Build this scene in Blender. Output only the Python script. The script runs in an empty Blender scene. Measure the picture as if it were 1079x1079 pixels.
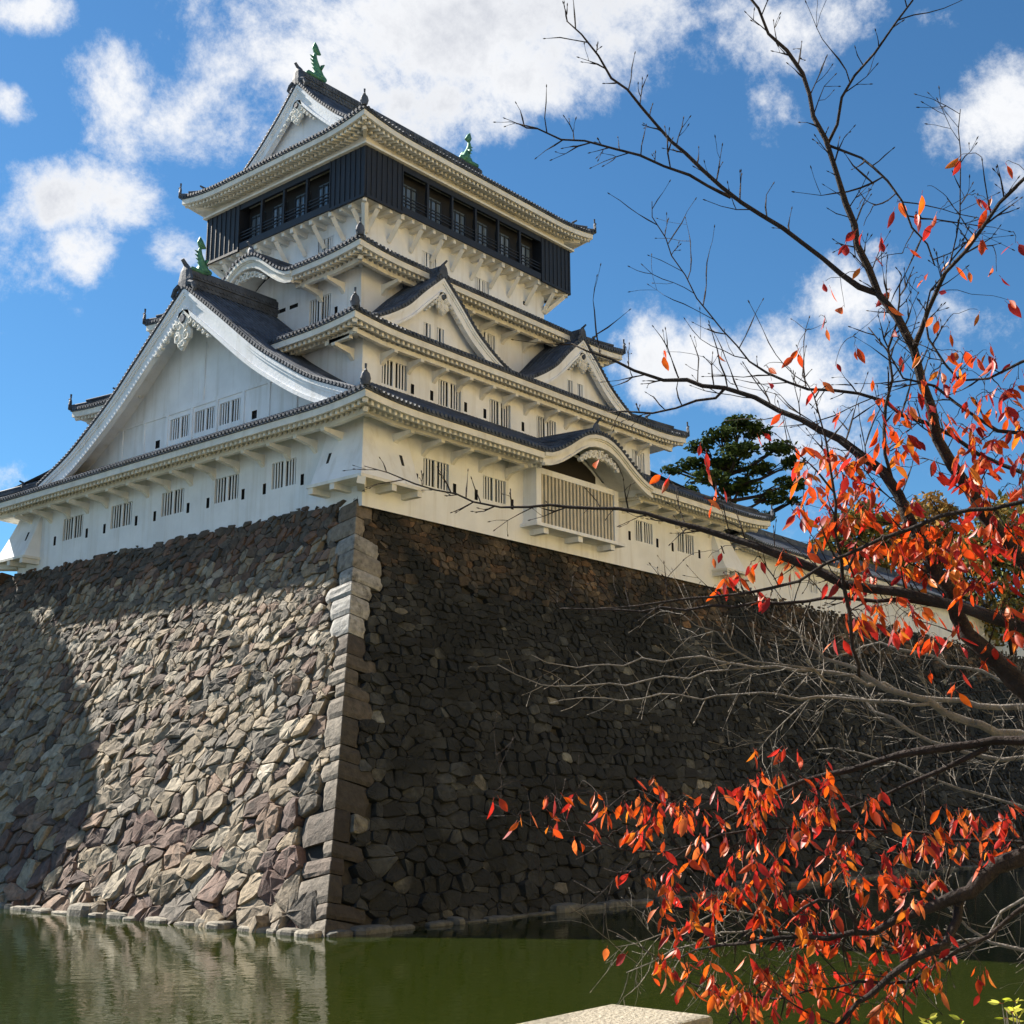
import bpy, math, random
import numpy as np
from mathutils import Vector, Matrix
random.seed(7)
S = bpy.context.scene
COL = S.collection
R_ = math.radians

# ------------------------------------------------------------------ camera
F_PX = 1340.49; YAW = R_(40.0683); TILT = R_(12.8964); ROLL = R_(-.3303)
fw = Vector((math.cos(YAW), math.sin(YAW), 0)); rt0 = Vector((math.sin(YAW), -math.cos(YAW), 0)); up0 = Vector((0, 0, 1))
CF = fw*math.cos(TILT)+up0*math.sin(TILT); u_ = up0*math.cos(TILT)-fw*math.sin(TILT)
CR = rt0*math.cos(ROLL)+u_*math.sin(ROLL); CU = u_*math.cos(ROLL)-rt0*math.sin(ROLL)
CAM = Vector((-36.4506, -40.3299, 5.2))
cd = bpy.data.cameras.new('camera'); cam = bpy.data.objects.new('camera', cd); COL.objects.link(cam)
M = Matrix((CR, CU, -CF)).transposed().to_4x4(); M.translation = CAM
cam.matrix_world = M
cd.sensor_width = 36; cd.lens = F_PX/1079*36; cd.clip_end = 6000; cd.clip_start = .05
S.camera = cam

def at(x, y, d):                       # point seen at photo pixel (x, y), d metres from the camera
    v = CF*F_PX+CR*(x-539.5)-CU*(y-539.5)
    return CAM+v.normalized()*d

# ------------------------------------------------------------------ light
SUN_EL = R_(40); SUN_Q = .15           # the sun stands behind the tower, beyond its left side
sz = math.sin(SUN_EL); sx = -SUN_Q*sz; sy = math.sqrt(1-sz*sz-sx*sx)
SUN = Vector((sx, sy, sz))
sd = bpy.data.lights.new('sun', 'SUN'); sd.energy = 5.0; sd.angle = R_(.5); sd.color = (1, .93, .82)
so = bpy.data.objects.new('sun', sd); COL.objects.link(so)
so.rotation_euler = SUN.to_track_quat('Z', 'Y').to_euler()
S.view_settings.view_transform = 'Standard'; S.view_settings.look = 'None'
S.view_settings.exposure = 1.48; S.view_settings.gamma = 1

W = bpy.data.worlds.new('World'); S.world = W; W.use_nodes = True
nt = W.node_tree; nt.nodes.clear()
def N(nt, typ, **kw):
    n = nt.nodes.new(typ)
    for k, v in kw.items(): setattr(n, k, v)
    return n
def math_(nt, op, a, b=None, c=None, clamp=False):
    n = N(nt, 'ShaderNodeMath', operation=op, use_clamp=clamp)
    for i, v in enumerate((a, b, c)):
        if v is None: continue
        if isinstance(v, (int, float)): n.inputs[i].default_value = v
        else: nt.links.new(v, n.inputs[i])
    return n.outputs[0]
out = N(nt, 'ShaderNodeOutputWorld'); bg = N(nt, 'ShaderNodeBackground'); bg.inputs[1].default_value = .05
sky = N(nt, 'ShaderNodeTexSky', sky_type='NISHITA', sun_disc=False)
sky.sun_elevation = SUN_EL; sky.sun_rotation = math.atan2(SUN.x, SUN.y)
sky.air_density = 1.0; sky.dust_density = .1; sky.ozone_density = 2.5
tc = N(nt, 'ShaderNodeTexCoord')
sep = N(nt, 'ShaderNodeSeparateXYZ'); nt.links.new(tc.outputs['Generated'], sep.inputs[0])
X, Y, Z = sep.outputs
# clouds: soft banks at fixed directions of the sky dome, broken up by noise
bankdefs = [  # px, py, rx, ry, weight in the photograph's pixels -> turned into directions
 (520, 40, 215, 80, 1.75), (330, 50, 145, 80, 1.5), (225, 120, 80, 60, 1.0), (650, 8, 120, 62, 1.4), (450, 105, 110, 64, 1.5), (235, 20, 80, 45, 1.0),
 (118, 80, 50, 54, 1.2), (122, 130, 30, 40, .8), (40, 12, 70, 26, 1.05), (5, 108, 30, 26, 1.0), (95, 205, 95, 34, .9), (95, 268, 34, 30, .75), (195, 264, 40, 28, .85), (35, 222, 40, 18, .7),
 (840, 30, 78, 62, 1.0), (822, 112, 36, 44, .8), (978, 25, 36, 20, .75), (1040, 120, 66, 64, 1.25), (1068, 205, 50, 56, .85),
 (712, 385, 66, 42, 1.05), (900, 310, 62, 58, 1.05), (850, 395, 120, 55, 1.15), (975, 365, 90, 55, .85), (608, 98, 36, 20, .85), (565, 130, 20, 45, .6),
 (5, 515, 34, 30, .9), (1000, 470, 90, 40, .7), (840, 460, 90, 40, .8),
 (-200, 200, 200, 90, .8), (1300, 60, 150, 120, .8), (300, -220, 260, 120, .8), (900, -260, 240, 110, .8)]
dens = None
for (px, py, rx, ry, w) in bankdefs:
    c = (at(px, py, 1)-CAM); a = (at(px+rx, py, 1)-CAM)-c; b = (at(px, py-ry, 1)-CAM)-c
    la, lb = a.length, b.length
    def dot(v, off):
        t = math_(nt, 'MULTIPLY_ADD', X, v.x, off); t = math_(nt, 'MULTIPLY_ADD', Y, v.y, t)
        return math_(nt, 'MULTIPLY_ADD', Z, v.z, t)
    va = a/la**2; vb = b/lb**2
    p = dot(va, -va.dot(c)); q = dot(vb, -vb.dot(c))
    r2 = math_(nt, 'ADD', math_(nt, 'MULTIPLY', p, p), math_(nt, 'MULTIPLY', q, q))
    front = dot(c, 0)
    e = math_(nt, 'MAXIMUM', math_(nt, 'MULTIPLY_ADD', r2, -.5*w, w), 0)
    e = math_(nt, 'MULTIPLY', e, math_(nt, 'GREATER_THAN', front, .3))
    dens = e if dens is None else math_(nt, 'MAXIMUM', dens, e)
def noise(scale, detail, rough, dist=0, vec=None):
    n = N(nt, 'ShaderNodeTexNoise'); n.inputs['Scale'].default_value = scale; n.inputs['Detail'].default_value = detail
    n.inputs['Roughness'].default_value = rough; n.inputs['Distortion'].default_value = dist
    nt.links.new(vec if vec is not None else tc.outputs['Generated'], n.inputs['Vector']); return n.outputs['Fac']
view = N(nt, 'ShaderNodeMapRange'); nt.links.new(math_(nt, 'MULTIPLY_ADD', X, CF.x, math_(nt, 'MULTIPLY_ADD', Y, CF.y, math_(nt, 'MULTIPLY', Z, CF.z))), view.inputs[0])
view.inputs[1].default_value = .55; view.inputs[2].default_value = .8; view.inputs[3].default_value = .45; view.inputs[4].default_value = 0
dens = math_(nt, 'MAXIMUM', dens, view.outputs[0])  # extra cloud cover outside the view, added to raise the ambient light
n1 = noise(8, 12, .70, .1); n2 = noise(3.2, 5, .5, .2)
d1 = math_(nt, 'MULTIPLY_ADD', n1, 4.2, -2.45); d1 = math_(nt, 'ADD', d1, dens)
d1 = math_(nt, 'MULTIPLY_ADD', n2, .5, math_(nt, 'ADD', d1, -.27))
mr = N(nt, 'ShaderNodeMapRange', interpolation_type='SMOOTHSTEP'); nt.links.new(d1, mr.inputs[0])
mr.inputs[1].default_value = .0; mr.inputs[2].default_value = .95
cl = mr.outputs[0]
n3 = noise(5, 4, .5, .3)
sh = N(nt, 'ShaderNodeMapRange', interpolation_type='SMOOTHSTEP')
nt.links.new(math_(nt, 'MULTIPLY_ADD', d1, .9, math_(nt, 'MULTIPLY_ADD', n3, 2.2, -1.1)), sh.inputs[0])
sh.inputs[1].default_value = .6; sh.inputs[2].default_value = 1.9
cm = N(nt, 'ShaderNodeMix', data_type='RGBA'); nt.links.new(sh.outputs[0], cm.inputs[0])
cm.inputs[6].default_value = (6.9, 7.0, 7.2, 1); cm.inputs[7].default_value = (4.4, 4.6, 5.1, 1)
tint = N(nt, 'ShaderNodeMix', data_type='RGBA', blend_type='MULTIPLY'); tint.inputs[0].default_value = 1
nt.links.new(sky.outputs[0], tint.inputs[6]); tint.inputs[7].default_value = (.44, .77, .95, 1)
mx = N(nt, 'ShaderNodeMix', data_type='RGBA'); nt.links.new(cl, mx.inputs[0])
nt.links.new(tint.outputs[2], mx.inputs[6]); nt.links.new(cm.outputs[2], mx.inputs[7])
nt.links.new(mx.outputs[2], bg.inputs[0]); nt.links.new(bg.outputs[0], out.inputs[0])

# ------------------------------------------------------------------ materials
def mat(name, col, rough=.7, var=.12, vscale=1.5, bump=.0, bscale=20, metal=0, spec=.5, attr=False, streak=0, dirt=None):
    m = bpy.data.materials.new(name); m.use_nodes = True; t = m.node_tree
    p = t.nodes['Principled BSDF']; p.inputs['Roughness'].default_value = rough; p.inputs['Metallic'].default_value = metal
    p.inputs['Specular IOR Level'].default_value = spec
    co = N(t, 'ShaderNodeTexCoord').outputs['Object']
    def nz(sc, det=5, vec=co):
        n = N(t, 'ShaderNodeTexNoise'); n.inputs['Scale'].default_value = sc; n.inputs['Detail'].default_value = det
        n.inputs['Roughness'].default_value = .6
        t.links.new(vec, n.inputs['Vector']); return n.outputs['Fac']
    if attr:
        base = N(t, 'ShaderNodeAttribute', attribute_name='Col').outputs['Color']
    else:
        rgb = N(t, 'ShaderNodeRGB'); rgb.outputs[0].default_value = (*col, 1); base = rgb.outputs[0]
    hv = N(t, 'ShaderNodeMapRange'); t.links.new(nz(vscale, 8), hv.inputs[0])
    hv.inputs[1].default_value = .3; hv.inputs[2].default_value = .7; hv.inputs[3].default_value = 1-var; hv.inputs[4].default_value = 1+var
    mm = N(t, 'ShaderNodeVectorMath', operation='SCALE'); t.links.new(base, mm.inputs[0]); t.links.new(hv.outputs[0], mm.inputs['Scale'])
    c = mm.outputs[0]
    if streak:
        mp = N(t, 'ShaderNodeMapping'); mp.inputs['Scale'].default_value = (1.6, 1.6, .12); t.links.new(co, mp.inputs[0])
        s = N(t, 'ShaderNodeMapRange'); t.links.new(nz(1.0, 7, mp.outputs[0]), s.inputs[0])
        s.inputs[1].default_value = .52; s.inputs[2].default_value = .75; s.inputs[3].default_value = 0; s.inputs[4].default_value = streak
        mix = N(t, 'ShaderNodeMix', data_type='RGBA'); t.links.new(s.outputs[0], mix.inputs[0]); t.links.new(c, mix.inputs[6])
        mix.inputs[7].default_value = (.42, .38, .30, 1); c = mix.outputs[2]
    if dirt:
        dcol, dsc, lo, hi = dirt
        s = N(t, 'ShaderNodeMapRange'); t.links.new(nz(dsc, 9), s.inputs[0]); s.inputs[1].default_value = lo; s.inputs[2].default_value = hi
        mix = N(t, 'ShaderNodeMix', data_type='RGBA'); t.links.new(s.outputs[0], mix.inputs[0]); t.links.new(c, mix.inputs[6])
        mix.inputs[7].default_value = (*dcol, 1); c = mix.outputs[2]
    t.links.new(c, p.inputs['Base Color'])
    if bump:
        b = N(t, 'ShaderNodeBump'); b.inputs['Strength'].default_value = bump; b.inputs['Distance'].default_value = .05
        t.links.new(nz(bscale, 8), b.inputs['Height']); t.links.new(b.outputs[0], p.inputs['Normal'])
    return m
PLASTER = mat('white_plaster', (.785, .80, .82), .88, .09, .5, .25, 5, streak=.40)
TRIM = mat('cream_trim', (.72, .70, .64), .85, .14, .9, .2, 10, streak=.42)
TILE = mat('grey_roof_tile', (.070, .082, .105), .66, .5, 1.3, .3, 9, spec=.28, dirt=((.028, .03, .032), .9, .5, .75))
BLACKW = mat('black_boarding', (.0065, .0085, .014), .55, .3, 1.5, .2, 14)
DARK = mat('dark_interior', (.012, .012, .014), .9)
PATINA = mat('green_patina', (.07, .21, .125), .6, .35, 3, .5, 12, metal=.3)
STONE = mat('wall_stone', (.2, .2, .2), .9, .38, 3.2, .9, 7, attr=True, dirt=((.035, .033, .028), 1.7, .54, .72))
STONE2 = mat('shade_painted_stone', (.2, .2, .2), .9, .5, 3.2, .9, 7, attr=True, dirt=((.005, .006, .0045), .3, .36, .60))  # right face: its shade is painted into the stone colour, over lichen mottling
GRANITE = mat('pale_granite', (.34, .30, .225), .85, .4, 70, .7, 60, dirt=((.17, .155, .11), 5, .5, .72))
CORE = mat('packed_rubble', (.03, .028, .025), 1, .4, 3)
LATT = mat('weathered_lattice', (.55, .50, .40), .85, .15, 1.5, .2, 10, streak=.4)
INNER = mat('opening_shade', (.022, .019, .016), .9)  # near-black colour stands in for the shade inside openings
GLASS = mat('window_glass', (.10, .13, .16), .08, .1, 1, spec=.9)
GRASS = mat('bank_soil', (.09, .085, .045), .95, .4, .8, .6, 6)
BARK = mat('cherry_bark', (.035, .026, .022), .85, .5, 14, .8, 45, spec=.2)
BARKG = mat('grey_bark', (.17, .145, .118), .75, .4, 14, .7, 45)
PAVE = mat('pale_paving', (.27, .30, .34), .85, .1, .5)
FACADE = mat('ochre_facade', (.80, .56, .20), .7, .1, .3)

def leafmat(name, trans):
    m = bpy.data.materials.new(name); m.use_nodes = True; t = m.node_tree
    p = t.nodes['Principled BSDF']; p.inputs['Roughness'].default_value = .45; p.inputs['Specular IOR Level'].default_value = .4
    a = N(t, 'ShaderNodeAttribute', attribute_name='Col').outputs['Color']
    n = N(t, 'ShaderNodeTexNoise'); n.inputs['Scale'].default_value = 30; n.inputs['Detail'].default_value = 4
    co = N(t, 'ShaderNodeTexCoord'); t.links.new(co.outputs['Object'], n.inputs['Vector'])
    hv = N(t, 'ShaderNodeMapRange'); t.links.new(n.outputs['Fac'], hv.inputs[0]); hv.inputs[1].default_value = .3; hv.inputs[2].default_value = .7
    hv.inputs[3].default_value = .75; hv.inputs[4].default_value = 1.25
    mm = N(t, 'ShaderNodeVectorMath', operation='SCALE'); t.links.new(a, mm.inputs[0]); t.links.new(hv.outputs[0], mm.inputs['Scale'])
    t.links.new(mm.outputs[0], p.inputs['Base Color'])
    tr = N(t, 'ShaderNodeBsdfTranslucent'); t.links.new(mm.outputs[0], tr.inputs[0])
    ms = N(t, 'ShaderNodeMixShader'); ms.inputs[0].default_value = trans
    t.links.new(p.outputs[0], ms.inputs[1]); t.links.new(tr.outputs[0], ms.inputs[2])
    t.links.new(ms.outputs[0], t.nodes['Material Output'].inputs[0]); return m
LEAF = leafmat('autumn_leaf', .5); NEEDLE = leafmat('pine_needle', .15)
NEEDLE.node_tree.nodes['Principled BSDF'].inputs['Roughness'].default_value = .9
NEEDLE.node_tree.nodes['Principled BSDF'].inputs['Specular IOR Level'].default_value = .1

def water_mat():
    m = bpy.data.materials.new('moat_water'); m.use_nodes = True; t = m.node_tree
    p = t.nodes['Principled BSDF']; p.inputs['Base Color'].default_value = (.016, .023, .0026, 1); p.inputs['Roughness'].default_value = .03
    p.inputs['IOR'].default_value = 1.33
    co = N(t, 'ShaderNodeTexCoord'); mp = N(t, 'ShaderNodeMapping'); mp.inputs['Scale'].default_value = (1, 1, 1)
    mp.inputs['Rotation'].default_value = (0, 0, YAW); t.links.new(co.outputs['Object'], mp.inputs[0])
    h = None
    for sc, det, k in ((.55, 3, 1.0), (2.2, 3, .35), (7, 2, .08)):
        n = N(t, 'ShaderNodeTexNoise'); n.inputs['Scale'].default_value = sc; n.inputs['Detail'].default_value = det
        t.links.new(mp.outputs[0], n.inputs['Vector'])
        v = math_(t, 'MULTIPLY', n.outputs['Fac'], k); h = v if h is None else math_(t, 'ADD', h, v)
    b = N(t, 'ShaderNodeBump'); b.inputs['Strength'].default_value = .3; b.inputs['Distance'].default_value = .05
    t.links.new(h, b.inputs['Height']); t.links.new(b.outputs[0], p.inputs['Normal'])
    return m
WATER = water_mat()

# ------------------------------------------------------------------ mesh helpers
class MB:
    def __init__(s): s.v = []; s.f = []; s.c = []
    def add(s, vs, fs, col=None):
        o = len(s.v); s.v.extend([tuple(p) for p in vs]); s.f.extend([tuple(i+o for i in f) for f in fs])
        if col is not None: s.c.extend([col]*len(vs))
    def quad(s, a, b, c, d): s.add([a, b, c, d], [(0, 1, 2, 3)])
    def hexa(s, p):          # 8 points: bottom ring 0-3, top ring 4-7
        s.add(p, [(0, 3, 2, 1), (4, 5, 6, 7), (0, 1, 5, 4), (1, 2, 6, 5), (2, 3, 7, 6), (3, 0, 4, 7)])
    def box(s, x0, x1, y0, y1, z0, z1):
        s.hexa([(x0, y0, z0), (x1, y0, z0), (x1, y1, z0), (x0, y1, z0), (x0, y0, z1), (x1, y0, z1), (x1, y1, z1), (x0, y1, z1)])
    def tube(s, pts, rad, n=6, cap=True, col=None, squash=None):
        pts = [Vector(p) for p in pts]; k = len(pts); vs = []; fs = []
        ref = None
        for i, p in enumerate(pts):
            d = (pts[min(i+1, k-1)]-pts[max(i-1, 0)])
            if d.length < 1e-9: d = Vector((0, 0, 1))
            d.normalize()
            if ref is None: ref = d.orthogonal().normalized() if squash is None else Vector(squash)
            a = (ref-d*ref.dot(d))
            if a.length < 1e-6: a = d.orthogonal()
            a.normalize(); ref = a; b = d.cross(a)
            r = rad[i] if isinstance(rad, (list, tuple)) else rad
            ra, rb = r if isinstance(r, tuple) else (r, r)
            for j in range(n):
                t = 2*math.pi*j/n; vs.append(p+a*(math.cos(t)*ra)+b*(math.sin(t)*rb))
        for i in range(k-1):
            for j in range(n):
                fs.append((i*n+j, i*n+(j+1) % n, (i+1)*n+(j+1) % n, (i+1)*n+j))
        if cap: fs.append(tuple(range(n-1, -1, -1))); fs.append(tuple(range((k-1)*n, k*n)))
        s.add(vs, fs, col)
    def build(s, name, m, parent=None, smooth=False, label=None, norm=True):
        me = bpy.data.meshes.new(name); me.from_pydata(s.v, [], s.f)
        if norm:
            import bmesh
            bm = bmesh.new(); bm.from_mesh(me); bmesh.ops.recalc_face_normals(bm, faces=bm.faces); bm.to_mesh(me); bm.free()
        if s.c:
            ca = me.color_attributes.new('Col', 'FLOAT_COLOR', 'POINT')
            ca.data.foreach_set('color', np.array([(*c, 1) for c in s.c], dtype=np.float32).ravel())
        if smooth: me.polygons.foreach_set('use_smooth', [True]*len(me.polygons))
        me.materials.append(m)
        o = bpy.data.objects.new(name, me); COL.objects.link(o)
        if parent: o.parent = parent; o.matrix_parent_inverse = Matrix.Translation(-parent_loc(parent))
        if label: o['label'] = label
        return o
def parent_loc(p):
    v = Vector(p.location)
    return v if p.parent is None else Vector(p.get('_o', (0, 0, 0)))
def tag(o, label, cat, group=None, kind=None):
    if label: o['label'] = label
    if cat: o['category'] = cat
    if group: o['group'] = group
    if kind: o['kind'] = kind
    return o
def thing(name, label, cat, loc=(0, 0, 0), group=None):
    o = bpy.data.objects.new(name, None); COL.objects.link(o); o.location = loc
    return tag(o, label, cat, group)
def part(mb, name, m, parent, **k):          # geometry is written in world coordinates
    o = mb.build(name, m, None, **k); o.parent = parent
    off = Vector((0, 0, 0)); q = parent
    while q is not None: off += Vector(q.location); q = q.parent
    o.location = -off
    return o

# ------------------------------------------------------------------ faces of a rectangular storey
class Rect:
    def __init__(s, x0, y0, x1, y1): s.x0, s.y0, s.x1, s.y1 = x0, y0, x1, y1
    def P(s, f, a, n, z):                 # a = world coordinate along the face, n = outwards
        if f == 'L': return (s.x0-n, a, z)
        if f == 'R': return (a, s.y0-n, z)
        if f == 'LB': return (s.x1+n, a, z)
        return (a, s.y1+n, z)
    def span(s, f): return (s.y0, s.y1) if f in ('L', 'LB') else (s.x0, s.x1)
FACES = ('L', 'R', 'LB', 'RB')
def fbox(mb, rc, f, a0, a1, n0, n1, z0, z1):
    P = lambda a, n, z: rc.P(f, a, n, z)
    mb.hexa([P(a0, n0, z0), P(a1, n0, z0), P(a1, n1, z0), P(a0, n1, z0), P(a0, n0, z1), P(a1, n0, z1), P(a1, n1, z1), P(a0, n1, z1)])

def storey(tower, rc, z0, z1, holes, name='wall', m=PLASTER):
    """walls with real openings; holes[face] = list of (s, z, w, h, kind)"""
    mb = MB()
    for f in FACES:
        a0, a1 = rc.span(f); hs = holes.get(f, [])
        A = sorted({a0, a1}|{h[0]-h[2]/2 for h in hs}|{h[0]+h[2]/2 for h in hs})
        Zs = sorted({z0, z1}|{h[1]-h[3]/2 for h in hs}|{h[1]+h[3]/2 for h in hs})
        for i in range(len(A)-1):
            am = (A[i]+A[i+1])/2
            col = [h for h in hs if abs(am-h[0]) < h[2]/2]
            for j in range(len(Zs)-1):
                zm = (Zs[j]+Zs[j+1])/2
                if any(abs(zm-h[1]) < h[3]/2 for h in col): continue
                mb.quad(rc.P(f, A[i], 0, Zs[j]), rc.P(f, A[i+1], 0, Zs[j]), rc.P(f, A[i+1], 0, Zs[j+1]), rc.P(f, A[i], 0, Zs[j+1]))
    mb.quad((rc.x0, rc.y0, z1), (rc.x1, rc.y0, z1), (rc.x1, rc.y1, z1), (rc.x0, rc.y1, z1))
    w = part(mb, name, m, tower, norm=False)
    for f in FACES:
        for (a, z, ww, hh, kind) in holes.get(f, []):
            opening(w, rc, f, a, z, ww, hh, kind)
    return w
def opening(w, rc, f, a, z, ww, hh, kind, dep=.15):
    mb = MB(); P = lambda s, n, zz: rc.P(f, s, n, zz)
    a0, a1, b0, b1 = a-ww/2, a+ww/2, z-hh/2, z+hh/2
    bk = MB(); bk.quad(P(a0, -dep, b0), P(a1, -dep, b0), P(a1, -dep, b1), P(a0, -dep, b1))
    for (p, q) in (((a0, b0), (a1, b0)), ((a1, b0), (a1, b1)), ((a1, b1), (a0, b1)), ((a0, b1), (a0, b0))):
        mb.quad(P(p[0], 0, p[1]), P(q[0], 0, q[1]), P(q[0], -dep, q[1]), P(p[0], -dep, p[1]))
        if kind != 'loop': bk.quad(P(p[0], -dep, p[1]), P(q[0], -dep, q[1]), P(q[0], -.55, q[1]), P(p[0], -.55, p[1]))
    if kind != 'loop':
        bk.v[:4] = [P(a0, -.55, b0), P(a1, -.55, b0), P(a1, -.55, b1), P(a0, -.55, b1)]
    if kind == 'loop':
        mb.quad(*bk.v[:4])
        o = part(mb, 'loophole', DARK, w, norm=False)
        return
    # window: two groups of bars either side of a broad mullion
    nb = 3 if ww > 1.2 else (1 if ww > .5 else 0)
    bw = .12 if ww > 1.2 else .1
    mb2 = MB()
    if ww > 1.2:
        fbox(mb, rc, f, a-.11, a+.11, -.11, -.04, b0, b1)
        for sgn in (-1, 1):
            half = ww/2-.17
            for k in range(3):
                c = a+sgn*(.14+half*(k+.92)/3.6)
                fbox(mb, rc, f, c-.048, c+.048, -.10, -.06, b0, b1)
    else:
        k = 2
        for j in range(k):
            c = a0+ww*(j+.5)/k; fbox(mb, rc, f, c-ww*.085, c+ww*.085, -.14, -.04, b0, b1)
    o = part(mb, 'window', PLASTER, w, norm=False)
    me = o.data; me.materials.append(INNER)
    n = len(me.vertices); k0 = len(me.polygons)
    vs = [v.co[:] for v in me.vertices]+bk.v; fs = [tuple(p.vertices) for p in me.polygons]+[tuple(i+n for i in q) for q in bk.f]
    me.clear_geometry(); me.from_pydata(vs, [], fs)
    for k in range(k0, len(fs)): me.polygons[k].material_index = 1

# ------------------------------------------------------------------ roofs
PITCH = .31
def row(mb, pts, r=.095, n=5):            # a row of round tiles: half tube lying on the polyline, flat side down
    pts = [Vector(p) for p in pts]; k = len(pts); vs = []; fs = []
    side = None
    for i, p in enumerate(pts):
        d = (pts[min(i+1, k-1)]-pts[max(i-1, 0)]).normalized()
        sd_ = d.cross(Vector((0, 0, 1)))
        if sd_.length < 1e-4: sd_ = side or Vector((1, 0, 0))
        sd_.normalize(); side = sd_; upv = sd_.cross(d)
        if upv.z < 0: upv = -upv
        for j in range(n):
            t = math.pi*j/(n-1); vs.append(p+sd_*(math.cos(t)*r)+upv*(math.sin(t)*r*1.1))
    for i in range(k-1):
        for j in range(n-1): fs.append((i*n+j, i*n+j+1, (i+1)*n+j+1, (i+1)*n+j))
    fs.append(tuple(range(n)))
    mb.add(vs, fs)
def disc(mb, c, out, r, th=.06, n=8):
    c = Vector(c); out = Vector(out).normalized(); mb.tube([c, c+out*th], r, n)
def hfun(t, a=.46, b=.012): return a*t+b*t*t

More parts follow.
